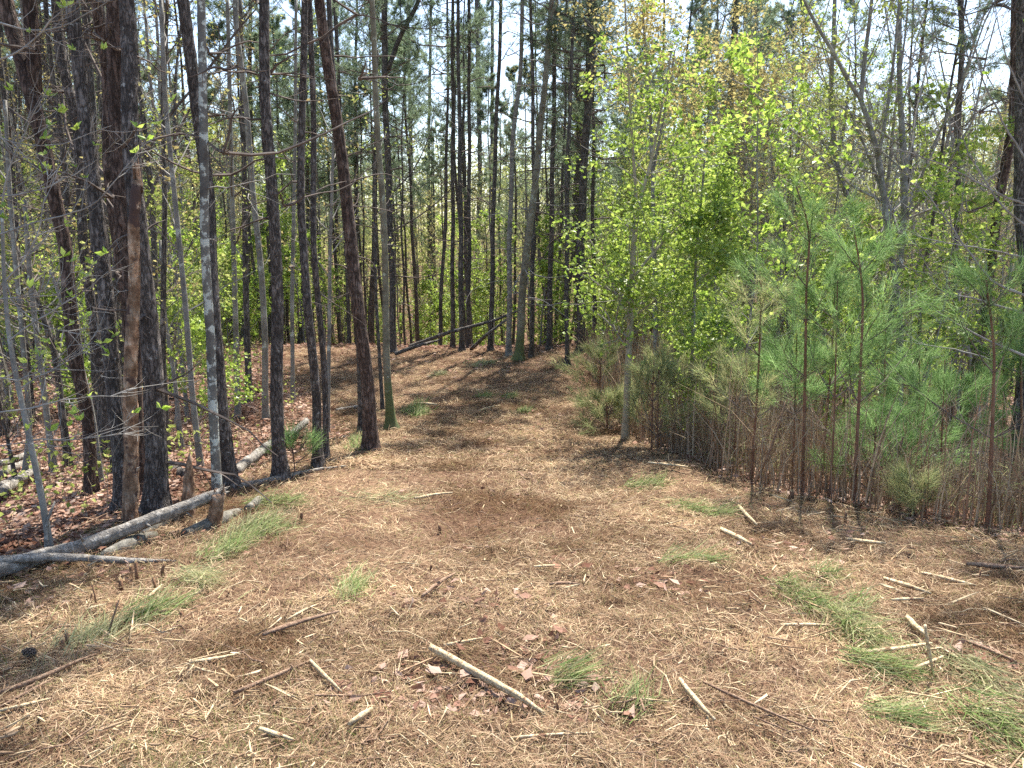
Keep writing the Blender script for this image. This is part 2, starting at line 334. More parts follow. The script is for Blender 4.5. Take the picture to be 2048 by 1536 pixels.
# wood chips
x, y = scatter(9000, 1.7, 15, rg, 1.05); keep = rg.random(len(x)) < trailmask(x, y) * (.35 + .65 * (fbm(x * .7, y * .7, 2, 3) > .42)); x, y = x[keep], y[keep]
x2 = 1.2 + 3.6 * rg.random(330); y2 = 1.9 + 4.6 * rg.random(330); x3 = -3.2 + 5 * rg.random(80); y3 = 1.8 + 2.6 * rg.random(80); kk = (x2 < edgeR(y2)) ; x2, y2 = x2[kk], y2[kk]
nb = len(x2) + len(x3); x = np.concatenate([x, x2, x3]); y = np.concatenate([y, y2, y3])
b = Buf(); n = len(x); L = .018 + .085 * rg.random(n) ** 3 + .05 * (rg.random(n) < .05); L[-nb:] = .05 + .22 * rg.random(nb) ** 2
w = np.minimum(.004 + L * (.03 + .12 * rg.random(n) ** 1.5), .015); a = rg.random(n) * 6.283; a[-nb:] = rg.normal(size=nb) * .55 - .25; th = .003 + .004 * rg.random(n)
z = H(x, y) + .03 + .03 * rg.random(n)
d = np.stack([np.cos(a), np.sin(a), rg.normal(size=n) * .22], -1); s = np.stack([-np.sin(a), np.cos(a), rg.normal(size=n) * .4], -1)
P = np.stack([x, y, z], -1); up = np.array([0, 0, 1.])[None] * th[:, None]
dl = d * L[:, None]; sw = s * w[:, None] * .5
j1, j2, j3, j4 = [(rg.random((n, 1)) - .2) for _ in range(4)]
V = np.stack([P - dl * (.5 + .1 * j1) - sw * .25 * j2, P - dl * (.28 + .2 * j2) + sw, P + dl * (.15 + .3 * j3) + sw * .7, P + dl * (.5 + .1 * j4) - sw * .3 * j1], 1); V2 = V + up[:, None]
o = np.arange(n)[:, None] * 8
fc = [[3, 2, 1, 0], [4, 5, 6, 7], [0, 1, 5, 4], [1, 2, 6, 5], [2, 3, 7, 6], [3, 0, 4, 7]]
b.add(np.concatenate([V, V2], 1).reshape(-1, 3), np.concatenate([o + np.array([f]) for f in fc]))
tag(link('wood_chips', b.mesh('wood_chips', [M['chip']], False)), 'pale splintered wood chips strewn over the mown trail', 'wood chips', kind='stuff')
# grass blades thin patches
x, y = scatter(260000, 1.8, 20, rg, 1.2)
g = fbm(x * .55 + 3, y * .55, 3, 51); side = smooth(.2, 1.6, np.minimum(np.abs(x - edgeL(y)), np.abs(x - edgeR(y))))
keep = (rg.random(len(x)) < smooth(.47, .66, g) * .7 + (1 - side) * .25 + .03) & (trailmask(x, y) > .2); x, y = x[keep], y[keep]
b = Buf(); n = len(x); P = np.stack([x, y, H(x, y)], -1)
needles(b, P, np.tile([0, 0, .55], (n, 1)), 1, .09, .0035, rg, 0, .8)
tag(link('grass', b.mesh('grass', [M['ggrass']], False)), 'short thin green grass blades coming up through the straw', 'grass', kind='stuff')

# ------------------------------------------------------------------ tree makers
def trunk_mesh(b, pts, r0, r1, k=12, m=0, flare=1.35, rg=rng, step=.22, wob=.012):
    P, s = spline(pts, step); P = P + np.stack([np.sin(s * 19 + r0 * 99) * wob, np.cos(s * 23) * wob, 0 * s], -1) * np.minimum(s * 8, 1)[:, None]
    L = np.linalg.norm(pts[-1] - pts[0]); r = r0 + (r1 - r0) * s; r = r * (1 + (flare - 1) * np.exp(-s * L / .28))
    tube(b, P, r, k, m, rough=.12, rg=rg); return P, r
def branch(b, p, d, L, r, rg, k=4, m=0, up=.1, wand=.12, n=6, r_end=.25):
    D = [np.array(d)]; P = [np.array(p)]
    for i in range(n):
        dd = D[-1] + rg.normal(size=3) * wand + np.array([0, 0, up]); dd = dd / np.linalg.norm(dd); D.append(dd); P.append(P[-1] + dd * L / n)
    P = np.array(P); rr = np.linspace(r, r * r_end, n + 1); tube(b, P, rr, k, m, cap=False); return P, np.array(D)
def side_dir(axis, rg, ang):
    v = np.cross(axis, rg.normal(size=3)); v /= np.linalg.norm(v) + 1e-9
    return math.cos(ang) * axis / np.linalg.norm(axis) + math.sin(ang) * v
def dead_branches(b, P, r, n, rg, L=(.4, 1.6), z0=.15, z1=1, m=0, thick=.012, sub=3):
    for _ in range(n):
        i = int(len(P) * (z0 + (z1 - z0) * rg.random())); i = min(i, len(P) - 2); a = rg.random() * 6.283
        d = np.array([math.cos(a), math.sin(a), rg.normal() * .25 + .15]); l = L[0] + (L[1] - L[0]) * rg.random() ** 1.6
        Q, D = branch(b, P[i], d, l, thick * (.5 + rg.random()), rg, 4, m, -.02, .2, 7)
        for _ in range(rg.integers(0, sub + 1)):
            j = rg.integers(1, 5); branch(b, Q[j], side_dir(D[j], rg, .8), l * .4, thick * .4, rg, 3, m, 0, .15, 3)
def pine_crown(b, H_, z0, rg, width=2.0, dens=1.0, axis=None, mw=0, mn=1, blade=(.15, .014), per=11, top=True):
    tips = []; dirs = []
    ax = axis or (lambda z: np.array([0, 0, z]))
    z = z0
    while z < H_ - .2:
        f = (z - z0) / (H_ - z0)
        for _ in range(rg.integers(2, 5)):
            if rg.random() > dens: continue
            a = rg.random() * 6.283; L = width * (1 - f) ** .75 * (.55 + .6 * rg.random()) * (.55 + .45 * min(1, f * 5)) + .25
            d = np.array([math.cos(a), math.sin(a), .15 + f * .7]); P, D = branch(b, ax(z), d, L, .010 + .014 * (1 - f), rg, 4, mw, .05, .13, 6)
            for j in range(2, 7):
                for _ in range(3 if j < 6 else 4):
                    q, e = branch(b, P[j], side_dir(D[j], rg, .75), L * (.16 + .16 * rg.random()), .005, rg, 3, mw, .08, .15, 3)
                    for kk in (1, 2, 3): tips.append(q[kk]); dirs.append(e[kk])
        z += .32 + .2 * rg.random()
    if top: tips.append(ax(H_)); dirs.append(np.array([0, 0, 1.]))
    needles(b, np.array(tips), np.array(dirs) * .8, per, blade[0], blade[1], rg, mn, .75)
def make_pine(H_, z0, r, rg, width, dens, bark='pine_far', dead=26, crown_name='crown'):
    t = empty('pine_tree'); tag(t, 'pine', 'pine tree')
    bx, by = rg.normal(size=2) * .35
    ax = lambda z: np.array([bx * math.sin(z / H_ * 3), by * math.sin(z / H_ * 2.6), z])
    pts = np.array([ax(z) for z in np.linspace(0, H_, 9)]); pts[0, 2] = -.4
    b = Buf(); P, rr = trunk_mesh(b, pts, r, .02, 8, 0, rg=rg, step=.6, wob=.03)
    link('trunk', b.mesh('pine_trunk', [M[bark]]), t)
    b = Buf(); dead_branches(b, P, rr, dead, rg, (.3, 1.5), .18, z0 / H_ + .1, 0)
    pine_crown(b, H_, z0, rg, width, dens, ax)
    link('crown', b.mesh('pine_crown', [M['twig_dark'], M['pneedle']], False), t)
    return t
def grow(b, p, d, L, r, lev, rg, tips, dirs, prm):
    n = prm['n'][lev]; P, D = branch(b, p, d, L, r, rg, prm['k'][lev], 0, prm['up'][lev], prm['wand'][lev], n, .35)
    if lev == len(prm['n']) - 1:
        for j in range(1, n + 1): tips.append(P[j]); dirs.append(D[j])
        return
    for _ in range(prm['c'][lev]):
        f = prm['s'][lev] + (1 - prm['s'][lev]) * rg.random(); j = min(int(f * n), n - 1)
        q = P[j] + (P[j + 1] - P[j]) * rg.random()
        grow(b, q, side_dir(D[j], rg, prm['a'][lev] * (.7 + .6 * rg.random())), L * prm['l'][lev] * (1.15 - .6 * f) * (.7 + .6 * rg.random()), r * (1 - .6 * f) * .5, lev + 1, rg, tips, dirs, prm)
BROAD = dict(n=[8, 7, 6, 4], k=[6, 4, 3, 3], up=[.03, .08, .06, .03], wand=[.05, .11, .14, .16], c=[20, 7, 4], s=[.28, .2, .15], a=[.7, .7, .7], l=[.42, .5, .5])
def make_broad(name, cat, H_, r, rg, bark, leaf, lsize, lper, prm=BROAD, wide=.3, spread=.05, twig=None, dens=1.0, z0=None):
    t = empty(name); tag(t, cat, cat)
    bt = Buf(); bc = Buf(); tips = []; dirs = []
    lean = rg.normal(size=2) * .04
    pts = np.array([[lean[0] * z + .12 * math.sin(z * .9 + r * 50), lean[1] * z + .1 * math.cos(z * .7), z] for z in np.linspace(0, H_, 9)]); pts[0, 2] = -.3
    P, rr = trunk_mesh(bt, pts, r, r * .12, 8, 0, rg=rg, step=.4, wob=.02)
    for _ in range(prm['c'][0]):
        f = prm['s'][0] + (1 - prm['s'][0]) * rg.random(); j = int(f * (len(P) - 1)); ax = np.array([lean[0], lean[1], 1.])
        grow(bc, P[j], side_dir(ax, rg, prm['a'][0] * (.75 + .7 * rg.random())), H_ * prm['l'][0] * (1.15 - .75 * f) * (.6 + .6 * rg.random()), rr[j] * .42, 1, rg, tips, dirs, prm)
    T = np.array(tips); D = np.array(dirs)
    kk = rg.random(len(T)) < dens; T = np.repeat(T[kk], lper, 0); T = T + rg.normal(size=T.shape) * spread
    link('trunk', bt.mesh(name + '_trunk', [M[bark]]), t)
    leaves(bc, T, lsize, rg, 1, wide)
    link('crown', bc.mesh(name + '_crown', [M[twig or bark], M[leaf]], False), t)
    return t
rg = np.random.default_rng(3)
PINES = [make_pine(15.5, 7.0, .11, rg, 2.2, .7), make_pine(17, 8.0, .12, rg, 2.5, .7), make_pine(14, 6.0, .095, rg, 1.9, .7), make_pine(18, 8.5, .15, rg, 3.0, .8)]
POLES = [make_pine(14, 10.5, .06, rg, 1.1, .55, dead=30), make_pine(12.5, 9, .05, rg, 1.0, .5, bark='grey', dead=24), make_pine(15, 11, .075, rg, 1.3, .55, dead=34)]
SAPL = dict(n=[8, 6, 5], k=[5, 4, 3], up=[.03, .07, .03], wand=[.05, .10, .14], c=[26, 6], s=[.12, .15], a=[.95, .7], l=[.30, .5])
SAPS = [make_broad('leafy_sapling', 'sapling', h, .028, rg, 'grey', lf, sz * 1.3, 3, SAPL, .38, .06, 'twig') for h, lf, sz in ((5.5, 'gleaf', .075), (4.2, 'gleaf', .07), (6.5, 'gleaf2', .06), (7.5, 'gleaf', .07))]
BARE = [make_broad('bare_tree', 'tree', 13, .10, rg, 'grey', 'redbud', .04, 1, BROAD, .3, .05, 'twig', .8),
        make_broad('bare_tree', 'tree', 10, .08, rg, 'grey', 'bud', .05, 2, BROAD, .34, .06, 'twig', .9),
        make_broad('bare_tree', 'tree', 11, .09, rg, 'pine_far', 'bud', .045, 1, BROAD, .3, .05, 'twig_dark', .8),
        make_broad('bare_tree', 'tree', 12, .09, rg, 'grey', 'gleaf2', .06, 2, BROAD, .34, .08, 'twig', .9),
        make_broad('bare_tree', 'tree', 12, .085, rg, 'grey', 'redbud', .04, 1, BROAD, .3, .05, 'twig', .35)]
used = set()
def place(proto, x, y, rz, s, label, group, sz=None, tilt=0.0, name=None):
    loc = (x, y, float(H(x, y)) - .02)
    if id(proto) not in used:
        used.add(id(proto)); proto.location = loc; proto.rotation_euler = (tilt, tilt * .7, rz); proto.scale = (s, s, sz or s); proto['label'] = label; proto['group'] = group; return proto
    return copy_tree(proto, loc, rz, s, label, group, sz, tilt)

# ------------------------------------------------------------------ hero trunks traced at their own distance
def hero(name, cat, label, base, pts, wpx, bark, mode='pine', Y=None, dead=14, crown=None, Htop=15, fork=None, group=None, dbl=(.3, 1.1), flare=1.35, thick=.008, seed=0):
    """base = pixel of the foot; pts = pixels up the trunk; wpx = (foot, top) widths in pixels"""
    rg = np.random.default_rng(seed + int(base[0]) * 7 + int(base[1]))
    if Y is None: g = gp(*base); Y = g[1]
    else:
        q = pt(base[0], base[1], Y); g = np.array([q[0], Y, float(H(q[0], Y))])
    W3 = [g - np.array([0, 0, .12])] + [pt(u, v, Y) for u, v in pts]
    W3 = [w for i, w in enumerate(W3) if i == 0 or w[2] > W3[0][2] + .15]
    for w in W3[1:]: w[1] += rg.normal() * .04
    r0 = .80 * wpx[0] * Y / (2 * F) ; r1 = .84 * wpx[1] * Y / (2 * F)
    last = W3[-1]; n_in = len(W3)
    if mode != 'snag' and last[2] < Htop:
        d = nrm(last - W3[-2]); d = nrm(d * np.array([.6, .6, 1])); W3.append(last + d * (Htop - last[2]))
        r_end = r1 * .35
    else: r_end = r1
    t = empty(name, tuple(g)); tag(t, label, cat, group)
    P3 = np.array(W3) - g
    b = Buf(); P, s = spline(P3, .08); zz = P[:, 2]; ztop_in = P3[n_in - 1][2]
    r = np.where(zz < ztop_in, r0 + (r1 - r0) * np.clip(zz / max(ztop_in, .1), 0, 1), r1 + (r_end - r1) * np.clip((zz - ztop_in) / max(P3[-1][2] - ztop_in, .1), 0, 1))
    r = r * (1 + (flare - 1) * np.exp(-np.maximum(zz, 0) / .25))
    P = P + np.stack([np.sin(zz * 2.1 + seed), np.cos(zz * 1.7), 0 * zz], -1) * .012
    if mode == 'snag':
        tube(b, P, r, 16, 0, rough=.22, rg=rg, cap=True)
        for q in range(5):
            a = q * 1.3; o = np.array([math.cos(a), math.sin(a), 0]) * r[-1] * .55
            tube(b, np.array([P[-1] + o - [0, 0, .08], P[-1] + o * .9 + [0, 0, .05 + .10 * rg.random()], P[-1] + o * .8 + [0, 0, .12 + .14 * rg.random()]]), [r[-1] * .38, r[-1] * .22, .002], 5, 0)
    else:
        tube(b, P, r * (1 + .35 * np.exp(-np.maximum(zz, 0) / .09)), 18, 0, rough=.12, rg=rg, lobes=.22 * np.exp(-np.maximum(zz, 0) / .16))
    link('trunk', b.mesh(name + '_trunk', [M[bark]]), t)
    if fork:
        fb = Buf(); fp = np.array([pt(u, v, Y) - g for u, v in fork[0]]); e = fp[-1] + nrm(fp[-1] - fp[-2]) * 4; Pf, sf = spline(np.vstack([fp, e]), .2)
        tube(fb, Pf, fork[1] * Y / (2 * F) * (1 - .6 * sf), 10, 0, .1, rg=rg); link('limb', fb.mesh(name + '_limb', [M[bark]]), t)
    if dead:
        db = Buf(); dead_branches(db, P, r, dead, rg, dbl, .12, .75, 0, thick)
        link('lower_crown', db.mesh(name + '_branches', [M['twig_dark' if 'pine' in bark else 'twig']]), t)  # bare dead branches along the trunk, not a leafy crown
    if crown is not None:
        pr = crown.children[1] if crown.children[0].name.startswith('trunk') else crown.children[0]
        c = pr.copy(); C.objects.link(c); c.parent = t
        top = P[-1]; hh = max((v.co.z for v in pr.data.vertices), default=15) if False else CROWN_H[crown.name]
        k = 1.0; c.location = (top[0], top[1], top[2] - hh * k + .1); c.rotation_euler = (0, 0, rg.random() * 6)
    return t
CROWN_H = {POLES[0].name: 14, POLES[1].name: 12.5, POLES[2].name: 15, PINES[0].name: 15.5, PINES[1].name: 17, PINES[2].name: 14, PINES[3].name: 18}
hi = [0]
def hp(label, base, pts, wpx, bark='pine', cr=0, **kw):
    hi[0] += 1
    kw.setdefault('flare', 1.3)
    return hero(kw.pop('name', 'pine_tree'), kw.pop('cat', 'pine tree'), label, base, pts, wpx, bark, crown=(PINES[cr] if cr is not None else None), seed=hi[0], **kw)
hp('dark brown pine forking high up, leftmost big trunk, leaning toward the left edge', (178, 1010), [(165, 850), (150, 690), (128, 500), (105, 380), (70, 200), (35, 110), (8, 0)], (30, 34), 'pine_red', 0, fork=([(70, 200), (72, 120), (62, 40), (58, 0)], 28), Y=6.9, Htop=14)
hp('dark slim pine trunk standing behind the large grey pine near the left edge', (232, 945), [(195, 690), (170, 480), (150, 240), (125, 130), (108, 0)], (24, 22), 'pine', 2, Y=8.2)
hp('straight grey barked pine just left of the broken barkless snag', (247, 1022), [(240, 900), (215, 620), (190, 400), (166, 200), (148, 0)], (46, 28), 'pine', 1, Y=6.2)
hp('reddish brown pine trunk rising right behind the barkless snag', (288, 1000), [(275, 800), (262, 600), (245, 400), (234, 200), (226, 0)], (40, 38), 'pine_red', None, Y=6.7, dead=20)
hp('dark pine trunk half hidden between the grey pine and the red brown trunk', (268, 960), [(250, 600), (222, 330), (205, 150), (190, 0)], (30, 24), 'pine_red', 2, Y=7.6)
hp('thickest grey plated pine with a flared foot beside the barkless snag', (312, 1024), [(305, 850), (294, 650), (280, 450), (262, 250), (248, 80), (243, 0)], (58, 34), 'pine', 3, Y=6.15, flare=1.25)
hp('dark pine leaning left, close behind the lichen covered pale trunk', (458, 982), [(447, 820), (432, 600), (410, 400), (388, 200), (372, 0)], (38, 27), 'pine', 0, Y=7.0)
hp('pale grey trunk mottled with white lichen behind the propped log', (430, 1012), [(428, 850), (420, 680), (408, 480), (404, 250), (402, 0)], (26, 19), 'lichen', None, Y=6.4, name='lichen_tree', cat='tree', dead=7, flare=1.1, thick=.007)
hp('straight dark pine with green sprig at its foot, alone left of the trail', (558, 957), [(556, 800), (554, 620), (548, 430), (538, 220), (530, 0)], (36, 23), 'pine', 1)
hp('slender grey curved pole tree to the left of the lone dark pine', (531, 846), [(530, 700), (522, 520), (505, 380), (490, 220), (478, 60), (474, 0)], (17, 12), 'grey', None, name='slim_tree', cat='tree', dead=8)
hp('left stem of the close pair of slim dark pines beside the trail', (637, 940), [(632, 800), (618, 620), (606, 420), (603, 220), (607, 0)], (26, 15), 'pine', 2)
hp('right stem of the close pair of slim dark pines beside the trail', (652, 922), [(645, 760), (632, 500), (622, 280), (619, 100), (618, 0)], (17, 13), 'pine', None, name='slim_tree', cat='tree')
hp('reddish pine at the trail edge leaning strongly to the left', (740, 904), [(733, 760), (717, 600), (697, 440), (672, 250), (655, 120), (643, 0)], (38, 24), 'pine_red', 0)
hp('dark slim trunk standing close behind the leaning reddish trail edge pine', (722, 868), [(722, 700), (712, 520), (690, 330), (668, 150), (655, 0)], (22, 12), 'pine_far', None, name='slim_tree', cat='tree')
hp('slender tree with green mossy foot on the left edge of the trail', (782, 860), [(776, 740), (770, 600), (764, 380), (752, 180), (744, 0)], (20, 12), 'moss', None, name='mossy_tree', cat='tree', dead=9, flare=1.9, thick=.005, dbl=(.2, .8))
hp('dark forked pine with two long drooping arms left of the trail end', (787, 705), [(784, 560), (778, 400), (771, 200), (768, 60), (770, 0)], (18, 14), 'pine_far', 3, fork=([(776, 140), (800, 70), (830, 20), (850, -30)], 10), dead=26, dbl=(1, 3.2), thick=.02)
# cluster at the end of the trail
crest = [((905, 698), (905, 0), 9), ((923, 703), (915, 0), 10), ((937, 697), (938, 0), 9), ((948, 692), (953, 0), 11), ((981, 702), (1003, 0), 10), ((860, 692), (862, 0), 8), ((1063, 716), (1062, 0), 9), ((1098, 700), (1112, 0), 11), ((1134, 732), (1150, 0), 9), ((990, 690), (985, 0), 9), ((842, 690), (815, 0), 9)]
nm = ['slim dark pine, one of the tight cluster closing the end of the trail'] * 20
for i, (bs, tp, w) in enumerate(crest):
    rr = np.random.default_rng(i); mid = (bs[0] * .5 + tp[0] * .5 + rr.normal() * 5, 350)
    hero('pine_tree', 'pine tree', ['fifth', 'sixth', 'seventh', 'eighth', 'tenth', 'second', 'eleventh', 'twelfth', 'rightmost', 'ninth', 'leftmost'][i] + (' slim dark pine' if i in (8, 10) else ' slim dark pine from the left') + ' in the cluster closing the trail', bs, [mid, tp], (w * 1.35, w * .8), 'pine_far', crown=(POLES if i % 3 else PINES)[i % 3], Htop=13.5 + rr.random() * 2.5, dead=22, seed=i + 50, group='pines clustered at the end of the trail', dbl=(.4, 1.8), thick=.013)
hero('grey_tree', 'tree', 'straight pale grey trunk standing at the right side of the pine cluster', (1018, 712), [(1019, 500), (1024, 300), (1040, 150), (1046, 0)], (15, 9), 'grey', crown=None, dead=16, seed=80, Htop=12, thick=.010, dbl=(.4, 1.5))
hero('grey_tree', 'tree', 'leaning grey tree with dark mossy foot at the end of the trail', (1038, 722), [(1043, 600), (1062, 430), (1078, 300), (1090, 160), (1105, 0)], (22, 12), 'moss', crown=None, dead=46, seed=81, Htop=11, thick=.016, dbl=(.8, 2.6), flare=1.5)
hero('pine_tree', 'pine tree', 'large dark pine with spreading arms right of the grey trunks', (1162, 690), [(1160, 500), (1170, 300), (1178, 150), (1185, 0)], (22, 17), 'pine_far', Y=21, crown=PINES[3], dead=34, seed=82, Htop=13, thick=.022, dbl=(1, 3))
# right hand trees
def twiggy(name, cat, label, base, limbs, bark, leaf, lsize, lper, Y=None, seed=0, lvl_len=1.2, nbr=14, dens=.8, twigm='twig', wide=.32, spread=.06, s0=.1, Htop=None, sub=(5, 3)):
    rg = np.random.default_rng(seed)
    if Y is None: g = gp(*base); Y = g[1]
    else:
        q = pt(base[0], base[1], Y); g = np.array([q[0], Y, float(H(q[0], Y))])
    t = empty(name, tuple(g)); tag(t, label, cat)
    bc = Buf(); tips = []; dirs = []
    prm = dict(n=[8, 6, 5, 4], k=[5, 4, 3, 3], up=[.03, .07, .05, .03], wand=[.05, .11, .14, .16], c=[0, sub[0], sub[1]], s=[.1, .2, .15], a=[.8, .75, .75], l=[.4, .5, .5])
    for li, (pts, w) in enumerate(limbs):
        P3 = [pt(u, v, Y + (rg.normal() * .1 if li else 0)) - g for u, v in pts]
        if li == 0: P3[0] = np.array([0, 0, -.1])
        P, s = spline(np.array(P3), .15); r = (w[0] + (w[1] - w[0]) * s) * Y / (2 * F)
        if li == 0: r = r * (1 + .4 * np.exp(-np.maximum(P[:, 2], 0) / .2))
        b = Buf(); tube(b, P, r, 10, 0, .08, rg=rg); link('trunk' if li == 0 else 'limb', b.mesh(name + '_stem', [M[bark]]), t)
        for _ in range(int(nbr * (1 if li == 0 else .6))):
            f = s0 + (1 - s0) * rg.random() ** .8 if li == 0 else .15 + .85 * rg.random(); j = min(int(f * (len(P) - 1)), len(P) - 2)
            grow(bc, P[j], side_dir(P[j + 1] - P[j], rg, .8 + .4 * rg.random()), lvl_len * (1.2 - .6 * f) * (.6 + .6 * rg.random()), max(r[j] * .35, .004), 1, rg, tips, dirs, prm)
    T = np.array(tips); kk = rg.random(len(T)) < dens; T = np.repeat(T[kk], lper, 0); T = T + rg.normal(size=T.shape) * spread
    leaves(bc, T, lsize, rg, 1, wide)
    link('crown', bc.mesh(name + '_crown', [M[twigm], M[leaf]], False), t)
    return t
twiggy('poplar_tree', 'tree', 'smooth tan tulip poplar stem with fork of upright limbs, right edge of the trail', (1250, 880),
       [([(1250, 880), (1255, 760), (1262, 600), (1268, 480), (1274, 420)], (15, 11)), ([(1274, 420), (1268, 330), (1262, 250), (1255, 120), (1250, 0)], (7, 3)), ([(1274, 420), (1290, 370), (1308, 300), (1325, 200), (1345, 90)], (7, 3)), ([(1258, 640), (1235, 590), (1205, 520), (1180, 480)], (6, 3)), ([(1262, 560), (1310, 500), (1370, 440), (1430, 400)], (6, 3)), ([(1258, 640), (1310, 600), (1350, 580)], (4, 2))],
       'poplar', 'gleaf', .06, 3, seed=5, lvl_len=.9, nbr=16, dens=.8, spread=.06, sub=(4, 2), s0=.3)
twiggy('leafy_sapling', 'sapling', 'thin grey sapling full of bright leaves, just right of the tan poplar', (1378, 860), [([(1378, 860), (1385, 700), (1392, 500), (1405, 380), (1410, 300)], (8, 4))], 'grey', 'gleaf', .065, 4, Y=10.2, seed=6, lvl_len=.9, nbr=22, s0=.1)
twiggy('crooked_tree', 'tree', 'crooked grey tree forking into bare limbs above the young pines', (1808, 800),
       [([(1808, 800), (1800, 640), (1785, 520), (1768, 400), (1758, 310), (1722, 200)], (16, 9)), ([(1722, 200), (1700, 170), (1670, 110), (1620, 30), (1600, -20)], (8, 5)), ([(1722, 200), (1728, 120), (1740, 40), (1745, -20)], (9, 6)), ([(1758, 310), (1775, 220), (1790, 100), (1800, -20)], (7, 4)), ([(1768, 400), (1745, 330), (1690, 200)], (6, 3))],
       'grey', 'gleaf2', .05, 2, Y=12.5, seed=7, lvl_len=1.5, nbr=14, dens=.5, s0=.35)
twiggy('crooked_tree', 'tree', 'grey forked tree behind the young pines, left of the crooked one', (1700, 760),
       [([(1700, 760), (1725, 600), (1715, 450), (1672, 330), (1660, 200), (1668, 60), (1670, -20)], (14, 7)), ([(1715, 450), (1690, 380), (1655, 300), (1610, 220)], (8, 4)), ([(1672, 330), (1690, 250), (1700, 120)], (6, 3))],
       'grey', 'gleaf', .055, 2, Y=14, seed=8, lvl_len=1.7, nbr=14, dens=.5, s0=.3)
hero('pine_tree', 'pine tree', 'leaning reddish pine trunk near the right edge of the view', (1945, 760), [(1965, 640), (1985, 520), (2003, 380), (2020, 240), (2032, 100), (2040, 0)], (22, 20), 'pine_red', Y=13, crown=PINES[0], dead=20, seed=84)
hero('pine_tree', 'pine tree', 'thick dark pine cut by the right edge of the view', (2052, 800), [(2052, 600), (2048, 400), (2040, 200), (2046, 0)], (34, 27), 'pine_far', Y=10.5, crown=PINES[1], dead=24, seed=85, dbl=(.5, 2))
hero('pine_tree', 'pine tree', 'slim dark pine with bare side twigs between the crooked tree and right edge', (1915, 760), [(1912, 600), (1918, 300), (1920, 100), (1922, 0)], (13, 11), 'pine_far', Y=15, crown=PINES[2], dead=36, seed=86, dbl=(.5, 2))
hero('pine_tree', 'pine tree', 'bushy dark pine rising behind the pale blossoming tree', (1465, 720), [(1462, 500), (1458, 250), (1470, 60)], (22, 15), 'pine_far', Y=22, crown=PINES[3], dead=30, seed=87, Htop=11.5, thick=.02, dbl=(1, 2.4))
twiggy('blossoming_tree', 'tree', 'tall tree with cream and rust coloured blossom above the tan poplar', (1315, 760), [([(1315, 760), (1310, 560), (1305, 350), (1300, 200), (1290, 80), (1285, 20)], (12, 4)), ([(1305, 350), (1330, 220), (1350, 100)], (6, 3))], 'grey', 'bud', .06, 4, Y=15.5, seed=9, lvl_len=2.0, nbr=20, dens=.7, s0=.5, spread=.1)
twiggy('blossoming_tree', 'tree', 'cream blossoming tree in front of the bushy dark pine', (1500, 760), [([(1500, 760), (1500, 560), (1490, 350), (1500, 200), (1500, 90)], (12, 4)), ([(1490, 350), (1540, 250), (1570, 160)], (6, 3))], 'grey', 'bud', .06, 4, Y=17, seed=10, lvl_len=2.3, nbr=20, dens=.7, s0=.45, spread=.1)

# ------------------------------------------------------------------ young long needled pines on the right
def young_pine(label, base, pts, wpx, Y=None, seed=0, mat='sneedle', f0=.35, blen=.75, per=29, nl=.17, branches=4):
    rg = np.random.default_rng(seed)
    if Y is None: g = gp(*base); Y = g[1]
    else:
        q = pt(base[0], base[1], Y); g = np.array([q[0], Y, float(H(q[0], Y))])
    t = empty('young_pine', tuple(g)); tag(t, label, 'young pine', 'young pines along the right edge of the trail')
    if mat == 'tneedle': per = int(per * .72)
    P3 = np.array([np.array([0, 0, -.08])] + [pt(u, v, Y) - g for u, v in pts]); P, s = spline(P3, .1)
    r = .78 * (wpx[0] + (wpx[1] - wpx[0]) * s) * Y / (2 * F)
    b = Buf(); tube(b, P, r, 8, 0, .1, rg=rg); link('trunk', b.mesh('young_pine_stem', [M['sap_stem']]), t)
    bc = Buf(); tips = []; dirs = []; Hh = P[-1][2]
    f = f0
    while f < .96:
        j = int(f * (len(P) - 1)); ang0 = rg.random() * 6.28
        for q in range(branches + rg.integers(-1, 2)):
            a = ang0 + q * 6.283 / branches + rg.normal() * .3
            L = blen * (1.15 - f) / (1.15 - f0) * (.6 + .6 * rg.random()) + .12
            Q, D = branch(bc, P[j], np.array([math.cos(a), math.sin(a), .35 + .5 * f]), L, .006, rg, 4, 0, .09, .07, 6)
            for k in range(3, 7): tips.append(Q[k]); dirs.append(D[k])
            for k in (4,):
                Q2, D2 = branch(bc, Q[k], side_dir(D[k], rg, .6), L * .4, .004, rg, 3, 0, .08, .08, 3)
                for kk in (1, 2, 3): tips.append(Q2[kk]); dirs.append(D2[kk])
        f += (.12 + .06 * rg.random()) * (1 if Hh > 2.5 else 1.6)
    for j in range(int(.8 * len(P)), len(P)): tips.append(P[j]); dirs.append(np.array([0, 0, 1.]))
    # a few dead lower twigs
    for _ in range(10):
        j = int(len(P) * (.08 + f0 * rg.random())); a = rg.random() * 6.28; branch(bc, P[min(j, len(P) - 2)], np.array([math.cos(a), math.sin(a), .1]), .25 + .3 * rg.random(), .003, rg, 3, 0, 0, .15, 4)
    needles(bc, np.array(tips), np.array(dirs) * 1.1, per, nl, .0036 * max(1, Y / 6.5), rg, 1, .42, .16)
    link('crown', bc.mesh('young_pine_crown', [M['twig_dark'], M[mat]], False), t)
    return t
